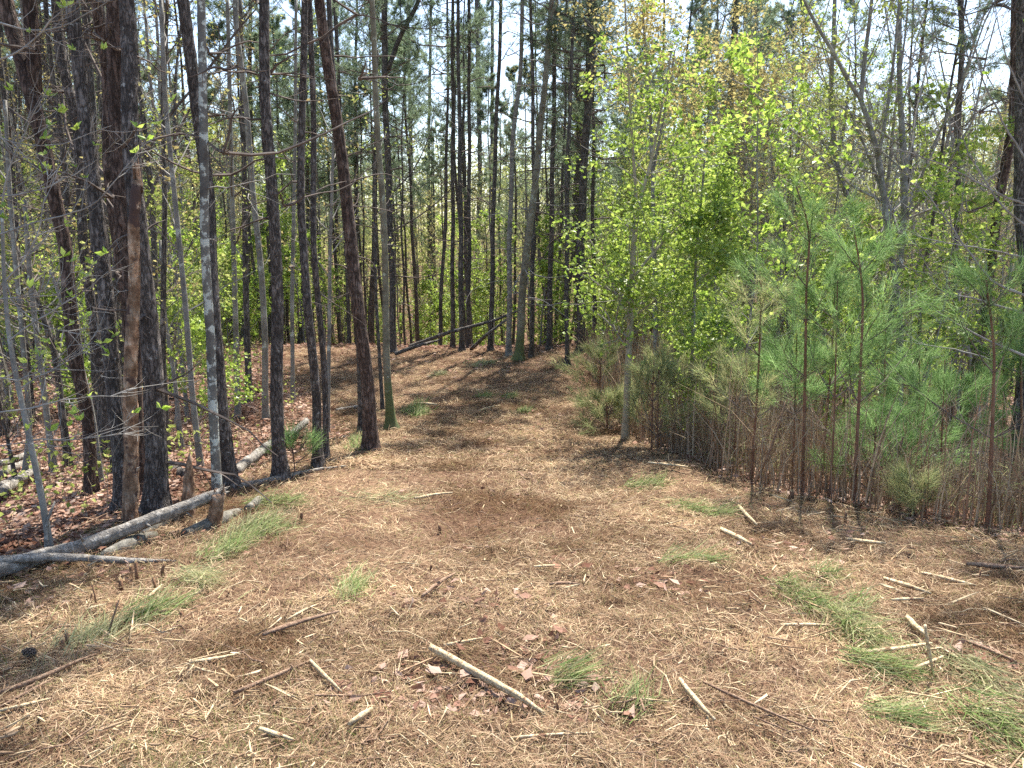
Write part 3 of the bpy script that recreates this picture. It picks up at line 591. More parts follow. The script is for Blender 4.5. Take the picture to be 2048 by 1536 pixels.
YPN = [
 ('tallest young pine with a bent leader, reddish stem bare below', (1605, 992), [(1610, 780), (1613, 560), (1622, 460), (1592, 372)], (11, 4), 'sneedle', .42, .75),
 ('tall young pine with dense deep green needles, right of the bent one', (1708, 1012), [(1718, 800), (1727, 600), (1722, 540), (1706, 450)], (11, 4), 'sneedle', .40, .85),
 ('young pine with fading yellow needles, leftmost of the tall ones', (1502, 966), [(1512, 830), (1520, 680), (1522, 560)], (9, 4), 'tneedle', .38, .75),
 ('slim young pine standing between the two tallest young pines', (1640, 990), [(1655, 820), (1668, 640), (1672, 500)], (6, 3), 'sneedle', .5, .55),
 ('thin young pine close behind the two tallest ones', (1658, 1004), [(1668, 860), (1672, 700), (1675, 560)], (6, 3), 'sneedle', .52, .6),
 ('small bright green young pine right of the tall pair', (1832, 982), [(1836, 860), (1840, 780), (1838, 700)], (7, 3), 'sneedle', .35, .65),
 ('rightmost young pine with open blue green crown and dark foot', (1976, 1062), [(1984, 880), (1990, 700), (1972, 560)], (13, 4), 'sneedle', .42, .85),
 ('low young pine with a wide green crown before the rightmost one', (1740, 1010), [(1750, 900), (1752, 830)], (6, 3), 'sneedle', .3, .5),
 ('bushy green young pine seedling on the trail edge', (1830, 1040), [(1832, 1010), (1828, 960)], (5, 3), 'tneedle', .35, .2),
 ('greyish soft young pine at the foot of the tan poplar', (1215, 862), [(1214, 830), (1212, 790)], (6, 3), 'tneedle', .1, .5),
 ('pale green young pine in the thicket left of the tan poplar', (1195, 835), [(1200, 760), (1203, 690)], (8, 3), 'tneedle', .15, .9),
 ('grey green young pine in the thicket right of the tan poplar', (1330, 880), [(1332, 790), (1335, 700)], (7, 3), 'tneedle', .2, .8),
 ('thin red stemmed young pine, left one of a pair in the thicket', (1303, 905), [(1305, 800), (1308, 720)], (5, 3), 'tneedle', .35, .55),
 ('thin red stemmed young pine, right one of a pair in the thicket', (1315, 908), [(1316, 800), (1318, 740)], (5, 3), 'tneedle', .35, .5),
 ('short young pine with tan lower needles behind the yellow one', (1440, 900), [(1442, 820), (1446, 700)], (7, 3), 'tneedle', .25, .75),
 ('green young pine behind and between the small one and the rightmost', (1900, 960), [(1905, 830), (1908, 760)], (7, 3), 'sneedle', .25, .75),
 ('young pine at the right edge with tips leaving the view', (2046, 1030), [(2044, 850), (2040, 700)], (9, 3), 'sneedle', .35, .8),
 ('small green young pine with low crown left of the leaning stick', (1775, 985), [(1778, 900), (1780, 840)], (5, 3), 'sneedle', .25, .6),
 ('thin young pine behind the yellow needled one', (1560, 930), [(1562, 800), (1564, 690)], (6, 3), 'sneedle', .4, .65),
 ('slender young pine stem just left of the bent leader pine', (1585, 975), [(1590, 820), (1594, 660)], (5, 3), 'sneedle', .5, .5),
 ('slender young pine right of the tall straight one', (1765, 975), [(1768, 820), (1772, 640)], (6, 3), 'sneedle', .45, .6),
 ('young pine with thin crown between small bright one and the right edge', (1880, 1010), [(1884, 860), (1890, 720)], (6, 3), 'sneedle', .42, .6),
 ('tall slim young pine at the far right, behind the rightmost', (2010, 960), [(2008, 780), (2006, 600)], (7, 3), 'sneedle', .4, .7),
 ('green young pine beyond the yellowing one, near the thin grey sapling', (1420, 850), [(1424, 740), (1430, 620)], (6, 3), 'sneedle', .35, .7),
 ('slim young pine with reddish stem left of the yellowing one', (1468, 940), [(1472, 830), (1476, 720)], (5, 3), 'tneedle', .45, .5),
]
for i, (lb, bs, pts, w, mt, f0, bl) in enumerate(YPN):
    young_pine(lb, bs, pts, w, seed=200 + i, mat=mt, f0=f0, blen=bl)
# sprig at the foot of the lone dark pine
young_pine('tiny green pine seedling at the foot of the lone dark pine', (590, 950), [(588, 910), (582, 870)], (4, 2), seed=260, f0=.5, blen=.22, per=14, branches=3)['group'] = 'pine seedlings left of the trail'

# ------------------------------------------------------------------ background forest
rg = np.random.default_rng(21)
taken = []
def ok(x, y, dmin):
    for a, c in taken:
        if (a - x) ** 2 + (c - y) ** 2 < dmin * dmin: return False
    taken.append((x, y)); return True
def fill(protos, n, cond, dmin, srange, label, group, ylo, yhi, tilt=.03, wide=.72):
    k = 0; tries = 0
    while k < n and tries < n * 60:
        tries += 1; y = ylo + (yhi - ylo) * rg.random(); x = (rg.random() * 2 - 1) * (y * wide + 2)
        if not cond(x, y) or not ok(x, y, dmin): continue
        s = srange[0] + (srange[1] - srange[0]) * rg.random()
        place(protos[rg.integers(len(protos))], x, y, rg.random() * 6.28, s, label, group, s * (.9 + .2 * rg.random()), rg.normal() * tilt); k += 1
offtrail = lambda x, y: x < edgeL(y) - 1.2 or x > edgeR(y) + 1.0 or y > 25
fill(PINES, 82, lambda x, y: (offtrail(x, y) and y > 23.5 and x < .45 * y + 1), 1.2, (.8, 1.05), 'slim far pine', 'pines beyond the trail', 27, 54)
fill(PINES, 15, lambda x, y: x < edgeL(y) - 2.6 - .1 * y and y > 10, 1.0, (.8, 1.0), 'dark pine', 'pines left of the trail', 10, 34)
fill(POLES, 90, lambda x, y: y > 23 and x < .3 * y, .6, (.8, 1.1), 'very slim straight trunk', 'slim trunks beyond the trail', 23, 46, .02)
fill(POLES, 52, lambda x, y: x < edgeL(y) - 2.2 and y > 9.5, .7, (.75, 1.05), 'slim straight trunk', 'slim trunks left of the trail', 9.5, 30, .03)
fill(POLES, 26, lambda x, y: x > edgeR(y) + 4 and y > 14, .9, (.6, .9), 'slim dark trunk', 'slim trunks right of the trail', 14, 42, .05)
fill(PINES, 9, lambda x, y: x > 5 and y > 24, 1.6, (.55, .75), 'thin woods pine', 'pines right of the trail', 17, 45)
fill(BARE[1:3], 40, lambda x, y: x < edgeL(y) - 2.5 and y > 9, .9, (.5, .95), 'twiggy tree with cream buds', 'bare trees left of the trail', 9, 38, .05)
fill([BARE[1], BARE[2], BARE[3]], 78, lambda x, y: x > edgeR(y) + 3.5 and y > 12, .8, (.40, .72), 'short olive budded tree', 'small budding trees right of the trail', 12, 42, .06)
fill([BARE[4]], 44, lambda x, y: x > edgeR(y) + 3.5 and y > 13, 1.2, (.7, 1.05), 'tall bare grey tree', 'tall bare trees right of the trail', 13, 42, .07)
fill(BARE[:4], 40, lambda x, y: y > 26, 1.0, (.6, .95), 'twiggy budding tree', 'bare trees beyond the trail', 26, 60, .05)
fill(SAPS, 26, lambda x, y: edgeR(y) + 1.2 < x < edgeR(y) + 4 + .25 * y, 1.1, (.6, .9), 'leafy yellow green sapling', 'leafy saplings right of the trail', 11, 26, .08)
fill(SAPS, 48, lambda x, y: x > edgeR(y) + 4, 1.0, (.6, .95), 'small leafy sapling', 'leafy saplings deeper in the right woods', 14, 42, .08)
fill(SAPS, 90, lambda x, y: y > 23.5, .8, (.8, 1.3), 'far leafy sapling', 'leafy saplings beyond the trail', 23, 50, .06)
fill(SAPS, 60, lambda x, y: x < edgeL(y) - 2.2, .8, (.5, 1.05), 'shaded leafy sapling', 'leafy saplings left of the trail', 10, 36, .08)

# far woods : one mass, 55 - 130 m
b = Buf(); rg = np.random.default_rng(5)
for _ in range(420):
    y = 52 + 75 * rg.random(); x = (rg.random() * 2 - 1) * (y * .75 + 5); h = 11 + 5 * rg.random(); z = float(H(x, y)); r = .12
    l = rg.normal(size=2) * .03 * h
    tube(b, np.array([[x, y, z - .3], [x + l[0] * .5, y, z + h * .5], [x + l[0], y + l[1], z + h]]), [r, r * .7, .03], 5, 0, cap=False)
n = 420000; y = 50 + 75 * rg.random(n) ; x = (rg.random(n) * 2 - 1) * (y * .75 + 5)
hz = rg.random(n) ** .9 * (15.5 + 4 * smooth(5, 30, x)) * (.55 + .6 * vnoise(x * .3, y * .3, 4)); cl = vnoise(x * .6, y * .6 + hz * .3, 8) + .4 * vnoise(x * 1.7 + hz, hz * .9, 12) > .55
P = np.stack([x, y, H(x, y) + hz], -1)[cl]
leaves(b, P, .24, rg, 1, .35)
tag(link('far_woods', b.mesh('far_woods', [M['pine_far'], M['farleaf']], False)), 'hazy mass of far spring woods showing between the trunks', 'far woods', kind='stuff')

# ------------------------------------------------------------------ undergrowth thicket (right) + leafy ground brush
rg = np.random.default_rng(31); b = Buf()
def stalk_batch(b, x, y, hgt, rg, m=0, thick=.0035, lean=.35, n=4):
    N_ = len(x); z = H(x, y); a = rg.random(N_) * 6.283; ln = np.abs(rg.normal(size=N_)) * lean
    base = np.stack([x, y, z - .02], -1); s = nrm(rg.normal(size=(N_, 3)) * [1, 1, .0]) * (thick * (.6 + .8 * rg.random(N_)))[:, None] * np.maximum(1, y / 7)[:, None]
    rows = []
    for k in range(n):
        f = k / (n - 1); off = np.stack([np.cos(a) * ln * f * f, np.sin(a) * ln * f * f, f * (1 - ln * .35 * f)], -1) * hgt[:, None] + rg.normal(size=(N_, 3)) * .02 * f
        c = base + off; rows.append(c - s * (1 - .7 * f)); rows.append(c + s * (1 - .7 * f))
    V = np.stack(rows, 1).reshape(-1, 3); o = np.arange(N_)[:, None] * 2 * n
    b.add(V, np.concatenate([o + np.array([[2 * k, 2 * k + 1, 2 * k + 3, 2 * k + 2]]) for k in range(n - 1)]), None, m)
    return base, a, ln, hgt
n = 9000; y = 5.2 + 17 * rg.random(n) ** 1.2; x = edgeR(y) + .1 + np.abs(rg.normal(size=n)) * 1.5 * (1 + y * .05)
hg = .25 + .75 * rg.random(n) ** 1.5; stalk_batch(b, x, y, hg, rg)
n = 2600; y = 5.3 + 12 * rg.random(n) ** 1.2; x = edgeR(y) + .05 + np.abs(rg.normal(size=n)) * 1.0; stalk_batch(b, x, y, .3 + 1.1 * rg.random(n) ** 1.6, rg, 0, .0065, .3)
n = 6000; y = 7 + 22 * rg.random(n); x = edgeR(y) + 1 + 9 * rg.random(n); stalk_batch(b, x, y, .3 + .9 * rg.random(n) ** 2, rg)
n = 11000; y = 5.3 + 18 * rg.random(n) ** 1.2; x = edgeR(y) + .2 + np.abs(rg.normal(size=n)) * 1.5 * (1 + y * .05)
P = np.stack([x, y, H(x, y) + rg.random(n) ** 2 * .6], -1); kk = vnoise(x * 1.3, y * 1.3, 3) > .45; needles(b, P[kk], np.tile([0, 0, .3], (kk.sum(), 1)), 3, .12, .006, rg, 1, .8)
tag(link('thicket', b.mesh('thicket', [M['brush'], M['tneedle']], False)), 'dry brown stalk thicket lining the right edge of the trail', 'thicket', kind='stuff')
b = Buf(); n = 2600; y = 4.5 + 22 * rg.random(n); x = edgeL(y) - .3 - (y * .35 + 2) * rg.random(n) ** 1.3; stalk_batch(b, x, y, .15 + .6 * rg.random(n) ** 2.5, rg, 0, .003)
n = 14000; y = 5 + 24 * rg.random(n); x = edgeL(y) - .5 - (y * .5 + 2) * rg.random(n); kk = vnoise(x * .8, y * .8, 17) > .62
leaves(b, np.stack([x, y, H(x, y) + .05 + .5 * rg.random(n)], -1)[kk], .05, rg, 1, .34)
tag(link('undergrowth', b.mesh('undergrowth', [M['brush'], M['gleaf2']], False)), 'thin dry stems and small green leaves between the left trunks', 'undergrowth', kind='stuff')

# ------------------------------------------------------------------ logs, posts, stumps, sticks
def log(name, cat, label, P3, r, mat, k=12, rough=.18, group=None, stubs=0, seed=0):
    rg = np.random.default_rng(seed); P3 = np.array(P3); o = P3[0].copy(); P, s = spline(P3 - o, .07); P = P + rg.normal(size=P.shape) * r[0] * .05
    t = link(name, None) if False else None
    b = Buf(); rr = np.interp(s, np.linspace(0, 1, len(r)), r); tube(b, P, rr, k, 0, rough, rg=rg)
    for _ in range(stubs):
        i = rg.integers(2, len(P) - 2); d = nrm(rg.normal(size=3) + [0, 0, .6]); tube(b, np.array([P[i], P[i] + d * (rr[i] + .03), P[i] + d * (rr[i] + .05 + .06 * rg.random())]), [rr[i] * .25, rr[i] * .18, .002], 5, 0)
    dE = nrm(P[-1] - P[-3]); sA = nrm(np.cross(dE, [0, 0, 1.])); sB = np.cross(dE, sA)
    if rr[-1] > .006:
        for q in range(5):
            a = q * 1.26 + rg.random(); c0 = P[-1] + (sA * math.cos(a) + sB * math.sin(a)) * rr[-1] * .6
            tube(b, np.array([c0 - dE * rr[-1], c0, c0 + dE * rr[-1] * (.3 + 1.3 * rg.random())]), [rr[-1] * .35, rr[-1] * .28, .001], 5, 0)
    ob = link(name, b.mesh(name, [M[mat]]), None, tuple(o)); return tag(ob, label, cat, group)
def up(p, dz): return p + np.array([0, 0, dz])
a = gp(-60, 1180); e = pt(448, 982, 5.75)
log('fallen_log', 'log', 'long grey weathered log propped up on a short brown post', [up(a, .05), up(gp(0, 1163), .07), pt(150, 1098, 4.9), pt(300, 1040, 5.3), e], [.052, .05, .047, .044, .036], 'log', 16, .16, stubs=6, seed=1)
g = gp(425, 1056); log('wood_post', 'post', 'short leaning brown post holding up the end of the grey log', [up(g, -.05), pt(430, 1020, g[1]), pt(438, 988, g[1])], [.075, .062, .055], 'snag', 14, .25, seed=2)
log('fallen_branch', 'branch', 'split pale branch lying across the low end of the propped log', [up(gp(-40, 1165), .12), up(gp(60, 1150), .12), up(gp(150, 1142), .09), up(gp(240, 1136), .05), up(gp(352, 1130), .02)], [.028, .03, .026, .02, .008], 'log', 10, .25, seed=3)
log('rotten_log', 'log', 'grey rotting log half sunk in leaves behind the brown post', [up(gp(370, 1075), .0), up(gp(440, 1048), .02), up(gp(480, 1025), .0)], [.05, .065, .035], 'oldlog', 12, .25, seed=4)
log('rotten_log', 'log', 'grey rotting log under the middle of the propped log', [up(gp(280, 1076), .0), up(gp(330, 1052), .03), up(gp(380, 1030), .0)], [.035, .05, .03], 'oldlog', 12, .25, seed=5)
log('rotten_log', 'log', 'low mossy grey log beneath the left part of the propped log', [up(gp(200, 1118), .0), up(gp(250, 1100), .02), up(gp(310, 1075), .0)], [.04, .06, .04], 'oldlog', 12, .25, seed=6)
log('log_piece', 'log', 'short hollow cut log piece on the grass right of the brown post', [up(gp(496, 1026), .03), up(gp(520, 1010), .04)], [.035, .04], 'oldlog', 12, .2, seed=7)
log('fallen_branch', 'branch', 'thin grey branch running from the dark leaning pine toward the twin pines', [up(gp(476, 980), .03), up(gp(560, 962), .03), up(gp(630, 945), .03), up(gp(690, 937), .02)], [.03, .028, .018, .01], 'log', 8, .1, seed=8)
log('fallen_log', 'log', 'grey log slanting up behind the lone dark pine', [up(gp(470, 955), .05), up(gp(545, 905), .12), pt(580, 872, 9.6), pt(612, 842, 10.2)], [.06, .055, .05, .045], 'log', 10, .15, seed=9)
log('fallen_log', 'log', 'dark short log leaning between the thick grey pine and broken stump', [up(gp(375, 962), .05), pt(352, 943, 8.1), pt(322, 915, 8.2)], [.07, .06, .06], 'pine', 10, .15, seed=10)
g = gp(376, 1037); log('broken_stump', 'stump', 'tall jagged dead stump just left of the lichen covered trunk', [up(g, -.05), pt(376, 990, g[1]), pt(377, 940, g[1]), pt(382, 905, g[1])], [.075, .06, .045, .008], 'snag', 14, .3, seed=11)
g = gp(652 - 15, 905)
for i, (c1, c2) in enumerate([((0, 985), (60, 950)), ((5, 960), (66, 932)), ((0, 945), (62, 925)), ((10, 1005), (75, 965))]):
    log('fallen_log', 'log', ['lowest', 'second', 'topmost', 'nearest'][i] + ' pale log of the small heap at the far left', [up(gp(*c1), .05 + .02 * i), up(gp(*c2), .05 + .03 * i)], [.05, .04], 'log', 8, .15, group='log heap at the far left', seed=20 + i)
log('leaning_log', 'log', 'long dark fallen trunk leaning across the pines at the end of the trail', [up(gp(820, 700), .1), pt(900, 664, 21.2), pt(985, 642, 21.5), pt(1035, 622, 21.8)], [.065, .06, .05, .03], 'pine_far', 8, .1, seed=30)
log('leaning_log', 'log', 'short dark fallen trunk leaning steeply at the end of the trail', [up(gp(942, 702), .05), pt(975, 668, 20.8), pt(1012, 640, 21)], [.055, .05, .035], 'pine_far', 8, .1, seed=31)
log('fallen_branch', 'branch', 'dark branch low on the ground by the forked pine', [up(gp(790, 715), .1), pt(840, 690, 20.5), pt(880, 680, 21)], [.06, .05, .03], 'pine_far', 8, .1, seed=32)
log('fallen_branch', 'branch', 'short grey branch on leaves left of the leaning reddish pine', [up(gp(672, 826), .04), up(gp(722, 817), .04)], [.03, .025], 'log', 8, .15, seed=33)
log('fallen_log', 'log', 'pale log lying on the slope seen through the right hand young pines', [up(gp(1745, 905), .06), up(gp(1890, 898), .06)], [.07, .05], 'log', 8, .15, seed=34)
log('fallen_log', 'log', 'second pale log on the slope behind the small green young pine', [up(gp(1740, 930), .06), up(gp(1960, 915), .06)], [.05, .05], 'log', 8, .15, seed=35)
log('leaning_stick', 'stick', 'thin brown dead stem leaning right beside the yellowing young pine', [up(gp(1508, 972), 0), pt(1545, 890, 7.0), pt(1572, 802, 7.0)], [.014, .012, .006], 'stickdark', 6, .1, seed=36)
log('leaning_stick', 'stick', 'dark dead stem leaning right beside the small bright green young pine', [up(gp(1765, 1015), 0), pt(1785, 950, 6.5), pt(1806, 875, 6.5)], [.014, .012, .008], 'stickdark', 6, .1, seed=37)
log('leaning_stick', 'stick', 'dark dead stem leaning left between tall young pine and leaning stick', [up(gp(1758, 1010), 0), pt(1735, 960, 6.5), pt(1715, 915, 6.7)], [.014, .012, .008], 'stickdark', 6, .1, seed=38)
hero('dead_snag', 'dead tree', 'orange brown barkless snag with broken pale top behind the propped log', (252, 1056), [(256, 900), (262, 740), (265, 560), (266, 450), (266, 362)], (44, 24), 'snag', mode='snag', Y=5.75, dead=4, seed=90, flare=1.0, dbl=(.05, .2))
# leaning white twig with buds, dead pole on left
log('fallen_branch', 'branch', 'crooked white dead branch standing up from the low end of the log', [up(gp(98, 1118), .0), pt(88, 1070, 4.9), pt(92, 1045, 4.9), pt(103, 1015, 4.95), pt(110, 1003, 5.0)], [.018, .016, .013, .01, .006], 'log', 8, .2, seed=39)
# cut stems sticking up
CS = [(243, 1184, 1160, 9), (275, 1168, 1125, 7), (263, 1152, 1133, 9), (326, 1156, 1128, 8), (311, 1188, 1155, 6), (193, 1220, 1170, 4), (184, 1215, 1187, 5), (211, 1246, 1221, 6), (4, 1352, 1296, 11), (31, 1348, 1293, 10), (205, 1347, 1318, 11), (128, 1305, 1280, 8), (137, 1300, 1266, 9), (14, 1372, 1345, 8), (65, 1290, 1262, 4), (724, 1232, 1212, 8), (366, 1248, 1223, 9), (603, 1045, 1025, 8), (880, 1068, 1050, 8), (1115, 1435, 1405, 8), (1583, 1000, 982, 10), (1690, 1045, 1025, 6), (1500, 1215, 1190, 6), (862, 1148, 1130, 6), (455, 1200, 1184, 5), (1957, 1170, 1140, 4)]
for i, (u, v, vt, w) in enumerate(CS):
    g = gp(u, v); b = Buf(); rg_ = np.random.default_rng(i); hh = pt(u, vt, g[1])[2] - g[2]; r = w * g[1] / (2 * F)
    P = np.array([[0, 0, -.03], [0, 0, hh * .5], [rg_.normal() * .008, 0, hh]]); tube(b, P, [r * 1.2, r, r * .95], 8, 0, .2, rg=rg_)
    for q in range(3):
        a_ = q * 2.1; tube(b, np.array([P[2] + [math.cos(a_) * r * .5, math.sin(a_) * r * .5, -.01], P[2] + [math.cos(a_) * r * .6, math.sin(a_) * r * .6, .01 + .012 * rg_.random()]]), [r * .4, .001], 4, 1)
    ob = link('cut_stem', b.mesh('cut_stem', [M['stub'], M['splinter']]), None, tuple(g))
    tag(ob, 'cut stem', 'cut stem', 'cut sapling stems')
# sticks on the foreground
ST = [([(862, 1324), (965, 1385), (1030, 1420), (1085, 1456)], 17, 'stick', 'thick pale barkless stick with orange end in the middle foreground'),
 ([(528, 1292), (600, 1265), (680, 1246)], 9, 'stickdark', 'brown stick pointing right, above the middle of the left foreground'),
 ([(622, 1345), (650, 1375), (685, 1412)], 9, 'stick', 'kinked tan stick left of the thick pale barkless stick'),
 ([(470, 1412), (540, 1380), (620, 1345)], 9, 'stickdark', 'half buried tan brown stick leading up to the kinked stick'),
 ([(380, 1350), (420, 1345), (472, 1334)], 9, 'stick', 'short split pale stick in the left foreground straw'),
 ([(0, 1416), (80, 1385), (150, 1350), (195, 1330)], 9, 'stickdark', 'long reddish brown stick slanting in from the left edge'),
 ([(0, 1440), (60, 1405), (110, 1382)], 6, 'stickdark', 'thin stick just below the long reddish one at the left edge'),
 ([(0, 1452), (60, 1438), (110, 1425)], 10, 'stick', 'flat pale split stick at the lower left edge'),
 ([(212, 1285), (222, 1250), (238, 1200)], 5, 'stickdark', 'thin upright twig leaning over the pale green grass'),
 ([(1358, 1388), (1390, 1430), (1428, 1472)], 12, 'stick', 'pale peeled stick sloping down right of centre foreground'),
 ([(1405, 1385), (1480, 1425), (1560, 1462), (1625, 1492)], 6, 'stickdark', 'long thin reddish twig running under the pale peeled stick end'),
 ([(1722, 1330), (1790, 1322), (1862, 1308)], 8, 'stick', 'smooth cream stick pointing at the shattered stem'),
 ([(1812, 1262), (1828, 1282), (1852, 1302)], 14, 'stick', 'torn yellow wood shard beside the shattered stem'),
 ([(1850, 1250), (1856, 1300), (1862, 1345), (1872, 1365)], 7, 'stick', 'shattered upright stem among green boughs at the right'),
 ([(1826, 1362), (1860, 1350), (1885, 1334)], 6, 'stick', 'thin pale stick below the shattered stem'),
 ([(845, 1213), (870, 1190), (910, 1165)], 8, 'stickdark', 'small bent brown stick near the middle of the trail'),
 ([(1024, 1502), (1110, 1496), (1190, 1490)], 6, 'stick', 'thin straight pale stick at the bottom centre'),
 ([(700, 1478), (722, 1464), (745, 1450)], 14, 'stick', 'broad pale split chip near the bottom left of centre'),
 ([(522, 1486), (555, 1500), (588, 1508)], 12, 'stick', 'broad pale split chip close to the bottom edge'),
 ([(888, 1312), (925, 1304), (965, 1298)], 9, 'stick', 'short cream split stick above the thick barkless stick'),
 ([(1780, 1222), (1812, 1221), (1845, 1219)], 9, 'stick', 'flat cream wood slat lying level in the right foreground'),
 ([(1560, 1270), (1605, 1270), (1655, 1269)], 6, 'stick', 'thin straight cream stick left of the long green bough'),
 ([(1766, 1175), (1810, 1190), (1860, 1208)], 8, 'stick', 'grey white stick sloping right above the level wood slat'),
 ([(1930, 1148), (1990, 1152), (2060, 1156)], 10, 'stickdark', 'reddish brown branch reaching in from the right edge'),
 ([(1840, 1195 - 28), (1900, 1180), (1950, 1190)], 7, 'stick', 'yellow splintered stick near the right edge branch'),
 ([(1476, 1028), (1495, 1050), (1512, 1068)], 9, 'stick', 'pale slat by the green tufts below the yellowing young pine'),
 ([(1296, 938), (1335, 942), (1375, 946)], 7, 'stick', 'long pale slat lying on the trail near the right thicket'),
 ([(1582, 1055), (1588, 1078)], 9, 'stick', 'single upright white wood chip on the right of the trail'),
 ([(1440, 1075), (1475, 1095), (1505, 1108)], 10, 'stick', 'broad pale split piece among chips right of centre'),
 ([(830, 1010), (870, 1003), (905, 1000)], 6, 'stick', 'thin cream stick across the middle of the trail'),
 ([(960, 830), (980, 822), (1000, 818)], 4, 'stick', 'small pale stick far up the trail'),
 ([(838, 815), (860, 815), (873, 818)], 5, 'stick', 'curved pale stick by the green bough far up the trail'),
 ([(1170, 1432), (1190, 1455), (1212, 1480)], 7, 'stick', 'tan stick right of the orange end of the thick stick'),
 ([(1690, 1095), (1730, 1102), (1770, 1106)], 7, 'stick', 'cream slat below the right hand young pines'),
 ([(575, 1262), (600, 1242), (640, 1226)], 5, 'stick', 'thin tan twig beside the brown stick pointing right'),
 ([(1950, 1440), (2000, 1455), (2060, 1470)], 9, 'stick', 'long yellow slat at the lower right edge'),
 ([(1930, 1305), (1980, 1325), (2030, 1350)], 7, 'stickdark', 'brown stick by the green boughs at the right edge'),
 ([(300, 1215), (312, 1200), (325, 1188)], 6, 'stick', 'short white curved stick above the pale green grass'),
 ([(270, 1240), (268, 1265), (262, 1300)], 4, 'stick', 'thin white twig crossing the pale green grass'),
 ([(1068, 1150), (1110, 1148)], 5, 'stick', 'small tan stick on bare straw in the trail centre'),
 ([(1100, 1190), (1130, 1180), (1160, 1186)], 7, 'stickdark', 'short brown crooked stick right of the trail centre'),
]
for i, (pts, w, mt, lb) in enumerate(ST):
    P3 = [gp(u, v) for u, v in pts]; Ym = np.mean([p[1] for p in P3]); r = w * Ym / (2 * F) * 1.15
    if i == 13: P3 = [pt(u, v, P3[-1][1]) for u, v in pts]
    elif i == 8: P3 = [P3[0], pt(*pts[1], P3[0][1]), pt(*pts[2], P3[0][1])]
    elif i == 27: P3 = [P3[0], pt(*pts[1], P3[0][1])]
    else: P3 = [up(p, .045 + r * 1.1) for p in P3]
    split = 'split' in lb or 'slat' in lb or 'chip' in lb
    log('stick' if not split else 'split_stick', 'stick' if not split else 'wood piece', lb, P3, [r * .8, r, r * .85, r * .45], mt, 7 if not split else 4, .35, seed=100 + i)
# green boughs lying on the trail
def bough(label, pts, width, mat='bough', dens=900, nl=.16, seed=0, group='cut green pine boughs on the trail', lift=.03):
    rg = np.random.default_rng(seed); P3 = np.array([gp(u, v) for u, v in pts]); o = P3[0].copy(); P, s = spline(P3 - o, .05)
    P[:, 2] = [float(H(p[0] + o[0], p[1] + o[1])) - o[2] + lift for p in P]
    t = empty('pine_bough', tuple(o)); tag(t, label, 'pine bough', group)
    b = Buf(); tube(b, P, np.linspace(.007, .003, len(P)), 6, 0, .1); link('stem', b.mesh('bough_stem', [M['stickdark']]), t)
    L = np.linalg.norm(P[-1] - P[0]) + .1; n = int(dens * .5 * L) + 24; i = rg.integers(0, len(P) - 1, n); T = nrm(np.gradient(P, axis=0))
    q = P[i] + rg.normal(size=(n, 3)) * (rg.random((n, 1)) < .25) * width * .6 * np.array([1, 1, 0]) + rg.normal(size=(n, 3)) * [width * .3, width * .3, .012]; q[:, 2] = np.maximum(q[:, 2], P[i][:, 2] - .01)
    D = T[i] * 1.1 + [0, 0, .18]
    b = Buf(); needles(b, q, D, 2, nl * 1.2, .0046 * max(1, o[1] / 5), rg, 0, .42, .12)
    link('needles', b.mesh('bough_needles', [M[mat]], False), t)
